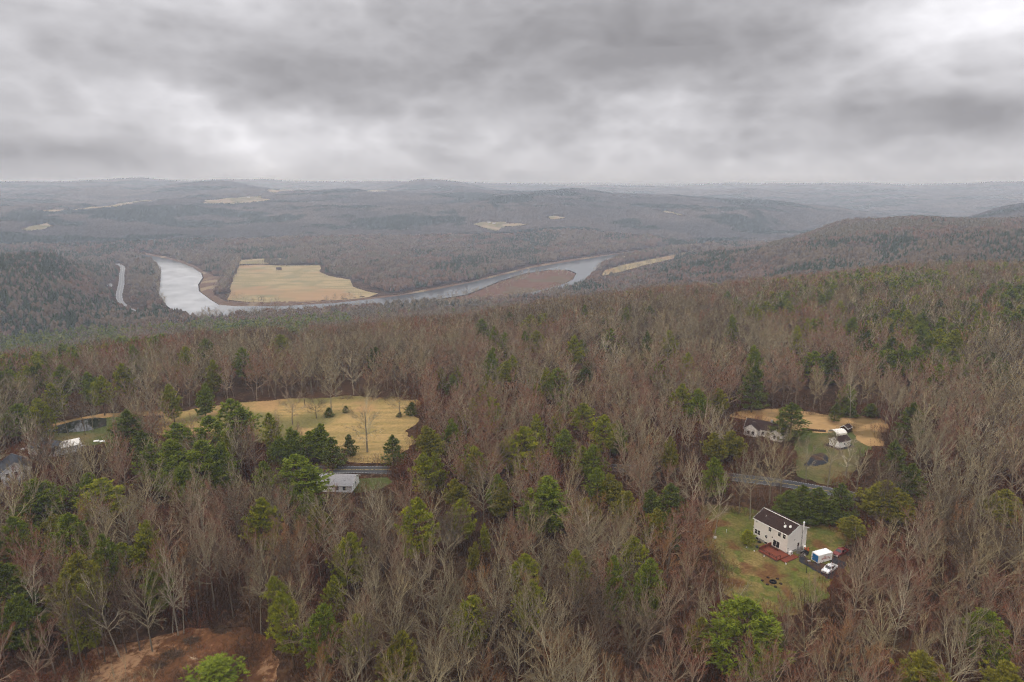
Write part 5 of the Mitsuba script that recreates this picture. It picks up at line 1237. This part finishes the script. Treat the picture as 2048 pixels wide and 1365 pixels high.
n_ = float(np.linalg.norm(q1 - q0)); k_ = t.part('log', cat_mesh(*[tube([u, -.4 + brng.uniform(-.1, .1), z_], [u, .4 + brng.uniform(-.1, .1), z_], .12, 6) for u in np.arange(0, n_, .26) for z_ in (.1, .32, .54, .74) if brng.uniform() < .93]), 'dead_wood'); labels[k_] = {'kind': 'stuff', 'label': 'stacked dark logs'}

# --- neighbouring houses
A_, B_ = spot(1487, 869), spot(1568, 884)
ang = math.atan2(B_[1] - A_[1], B_[0] - A_[0])
t = Thing('ranch_house', 'cream ranch house with brown roof and two front gables beside the straw lot', 'house', A_[0], A_[1], ang)
kw, kr = gable_house(t, 15.5, 8.0, 2.9, 5.3, 'siding', 'shingle', 'x', .4, -.4, 0, 1.2)
for x_, w_, lab in ((.2, 5.6, 'front_wing'), (10.6, 4.6, 'front_wing')):
    kk, kr2 = gable_house(t, 4.4, w_, 2.9, 4.9, 'siding', 'shingle', 'y', .3, -.4, x_, -1.2, lab, 'wing_roof')
    for u in ((x_ + w_ * .33, x_ + w_ * .67)): window(t, kk, '-y', u, .9, 1.0, 1.3, -1.2)
for u in (7.2, 9.2): window(t, kw, '-y', u, .9, 1.0, 1.2, 1.2)
t.part('chimney', tbox(9.0, 9.8, 4.8, 5.6, 4.8, 6.3), 'concrete')
A_, B_ = spot(57, 909), spot(118, 917)
ang = math.atan2(B_[1] - A_[1], B_[0] - A_[0])
t = Thing('pond_house', 'white low house with dark grey roof between the pond and road', 'house', A_[0], A_[1], ang)
kw, kr = gable_house(t, 13.0, 8.0, 2.9, 5.2, 'white_paint', 'grey_shingle', 'x', .4, -.5)
window(t, kw, '-x', 4.0, 1.2, .9, 1.2, 0)
for u in (2.5, 6.5, 10): window(t, kw, '-y', u, .9, 1.1, 1.2, 0)
t.part('roof_vent', cat_mesh(tube([5, 4, 5.2], [5, 4, 5.7], .1), tube([6.4, 4, 5.2], [6.4, 4, 5.65], .1)), 'white_trim', parent=kr)
A_, B_ = spot(124, 911), spot(150, 906)
ang = math.atan2(B_[1] - A_[1], B_[0] - A_[0])
t = Thing('white_garage', 'bright white garage at the right end of the pond house', 'garage', A_[0], A_[1], ang)
kw, kr = gable_house(t, 6.5, 6.0, 2.8, 4.3, 'white_paint', 'tarp_white', 'x', .25, -.4); t.part('garage_door', tbox(1.2, 4.2, -.05, 0, .05, 2.3), 'white_trim', parent=kw)
A_, B_ = spot(38.5, 966), spot(43, 962)
A_ = spot(6, 978)
t = Thing('gabled_house', 'tall white gabled house with slate roof beside the left road', 'house', A_[0], A_[1], math.radians(40))
kw, kr = gable_house(t, 10.0, 8.4, 5.2, 8.0, 'white_paint', 'grey_shingle', 'y', .35, -.5)
for u, z_ in ((1.8, 3.4), (4.2, 3.4), (6.6, 3.4), (1.8, .9), (6.6, .9)): window(t, kw, '-y', u, z_, .9, 1.3, 0)
A_, B_ = spot(636, 984), spot(688, 986)
ang = math.atan2(B_[1] - A_[1], B_[0] - A_[0])
t = Thing('roadside_house', 'low white house with pale grey roof just in front of the road', 'house', A_[0], A_[1], ang)
kw, kr = gable_house(t, 11.5, 8.0, 2.7, 4.7, 'white_paint', 'pale_shingle', 'x', .4, -.5)
window(t, kw, '+x', 4.0, 1.2, 1.2, 1.1, 11.5)
for u in (6.5, 9.0): window(t, kw, '-y', u, .9, 1.1, 1.2, 0)
t.part('skylight', tbox(8.1, 9.0, 1.6, 2.4, 3.55, 3.72), 'dark_glass', parent=kr)
for px, py, w_, lab in ((48, 900, 2.6, 'white upturned boat hull lying on grass beside the pond house'), (193, 884, 2.4, 'white upturned boat hull by the meadow track, the nearer to the pond'), (205, 884, 2.2, 'white upturned boat hull by the meadow track, the farther from the pond'), (164, 893, 2.0, 'small white upturned hull beside the white garage')):
    q = spot(px, py); t = Thing('boat', lab, 'boat', q[0], q[1], .3, group='white hulls lying on the grass')
    m = trimesh.creation.icosphere(subdivisions=2); m.vertices *= np.array([w_ / 2, .62, .55]); m.vertices[:, 2] = np.maximum(m.vertices[:, 2], 0) + .05; t.part('hull', m, 'white_paint', smooth=40); t.part('keel', tbox(-w_ * .42, w_ * .42, -.03, .03, .5, .64), 'white_trim')
# --- in the clearing
for k, (px0, py0, px1, py1, r__, lab) in enumerate(((462, 1353, 497, 1312, .42, 'long dark fallen trunk lying across the clearing'), (378, 1318, 398, 1322, .12, 'pale stripped branch lying in the middle of the clearing'), (128, 1330, 148, 1352, .16, 'leaning dead log at the shaded edge of the clearing'))):
    a, b = spot(px0, py0), spot(px1, py1)
    t = Thing('fallen_log', lab, 'log', a[0], a[1], 0.0, 0.0)
    P = np.linspace(a, b, 7); P[:, 2] += r__ * .9; P[:, :2] -= a[:2]; P[:, :2] += brng.normal(size=(7, 2)) * .12; 
    v, f = tubes(P[None], (r__ * np.linspace(1, .6, 7))[None], 8); t.part('trunk', trimesh.Trimesh(v, f, process=False), ('dead_wood', 'pale_wood', 'dead_wood')[k])
    st = P[[2, 4, 5, 3]]; dd_ = unit(brng.normal(size=(4, 3)) + [0, 0, .8]); st = st + t.M[:3, 3]; v, f = tubes(np.stack([st, st + dd_ * .7, st + dd_ * 1.4 + [0, 0, .2]], 1), np.full((4, 3), r__ * .3) * np.array([1, .7, .3]), 4); labels[add(f'{t.key}__branch_stub', trimesh.Trimesh(v, f, process=False), ('dead_wood', 'pale_wood', 'dead_wood')[k])] = {'kind': 'stuff', 'label': 'broken branch stubs'}
for k, (px, py, sz_, lab) in enumerate(((345, 1312, 2.6, 'dark brush pile left of the pale branch in the clearing'), (385, 1284, 1.8, 'brush pile at the far side of the clearing'), (445, 1262, 2.2, 'twiggy brush heap at the top corner of the clearing'), (320, 1332, 1.5, 'small brush heap near the left of the clearing'))):
    q = spot(px, py); t = Thing('brush_pile', lab, 'brush pile', q[0], q[1], group='brush piles left in the clearing')
    n_ = 130; a_ = brng.uniform(0, 6.28, n_); rr_ = sz_ * np.sqrt(brng.uniform(0, 1, n_)); B_ = np.c_[np.cos(a_) * rr_, np.sin(a_) * rr_ * .6, brng.uniform(0, .9, n_) * (1.2 - rr_ / sz_)]
    d_ = unit(np.c_[brng.normal(size=(n_, 2)), brng.uniform(-.1, .5, n_)]); v, f = tubes(np.stack([B_ - d_ * .8, B_ + d_ * .8], 1), np.full((n_, 2), .05) * np.array([1, .5]), 3); t.part('branch', trimesh.Trimesh(v, f, process=False), 'dead_wood'); labels[f'{t.key}__branch'] = {'kind': 'stuff', 'label': 'tangled cut branches'}

# --- far buildings
def cottage(px, py, L, W, e, r, wall, roof, lab, cat='house', rot_=0.2, key='far_house'):
    q = spot(px, py)
    t = Thing(key, lab, cat, q[0], q[1], rot_, q[2] - .3)
    kw, kr = gable_house(t, L, W, e, r, wall, roof, 'x', .4, -.5, -L / 2, -W / 2)
    for u in (-L * .28, L * .2): window(t, kw, '-y', u, 1.0, 1.3, 1.4, -W / 2)
    t.part('door', tbox(-.5, .5, -W / 2 - .05, -W / 2, .0, 2.1), 'brown_wood', parent=kw)


cottage(558, 541, 13, 9, 4.2, 8.2, 'brown_wood', 'shingle', 'dark weathered barn alone in the river field', 'barn', .3, 'barn')
for px, py, L, lab in ((195, 571, 11, 'white cottage left of the valley highway, the farther of two'), (219, 573, 9, 'white cottage close to the valley highway'), (147, 595, 9, 'white cottage among trees low on the dark hill'), (213, 597, 9, 'grey cottage low beside the highway bend'), (119, 606, 8, 'leftmost white cottage at the foot of the dark hill')):
    cottage(px, py, L, 7, 3.0, 5.4, 'white_paint', 'pale_shingle', lab)
for px, py, L, lab in ((507, 391, 24, 'long white farm barn on the far hill'), (521, 388, 18, 'white farmhouse beside the long barn on the far hill'), (535, 392, 16, 'small white farm shed right of the far barn'), (497, 396, 14, 'pale farm shed in front of the far barn'), (978, 447, 14, 'white farmhouse at the edge of the yellow hillside field'), (988, 449, 10, 'white outbuilding right of the hillside farmhouse')):
    cottage(px, py, L, 9, 4.5, 7.5, 'white_paint', 'pale_shingle', lab)
for px, py, L, lab in ((1270, 549, 13, 'white house under trees beyond the long tan field'), (1700, 414, 26, 'long white building on the far valley slope'), (1722, 415, 20, 'white building right of the long one on the far valley slope'), (1832, 427, 24, 'white buildings block low in the far valley'), (1850, 428, 18, 'pale low building at the right of the far valley group'), (1868, 427, 16, 'rightmost small white building of the far valley group')):
    cottage(px, py, L, 9, 4.5, 7.0, 'white_paint', 'pale_shingle', lab)
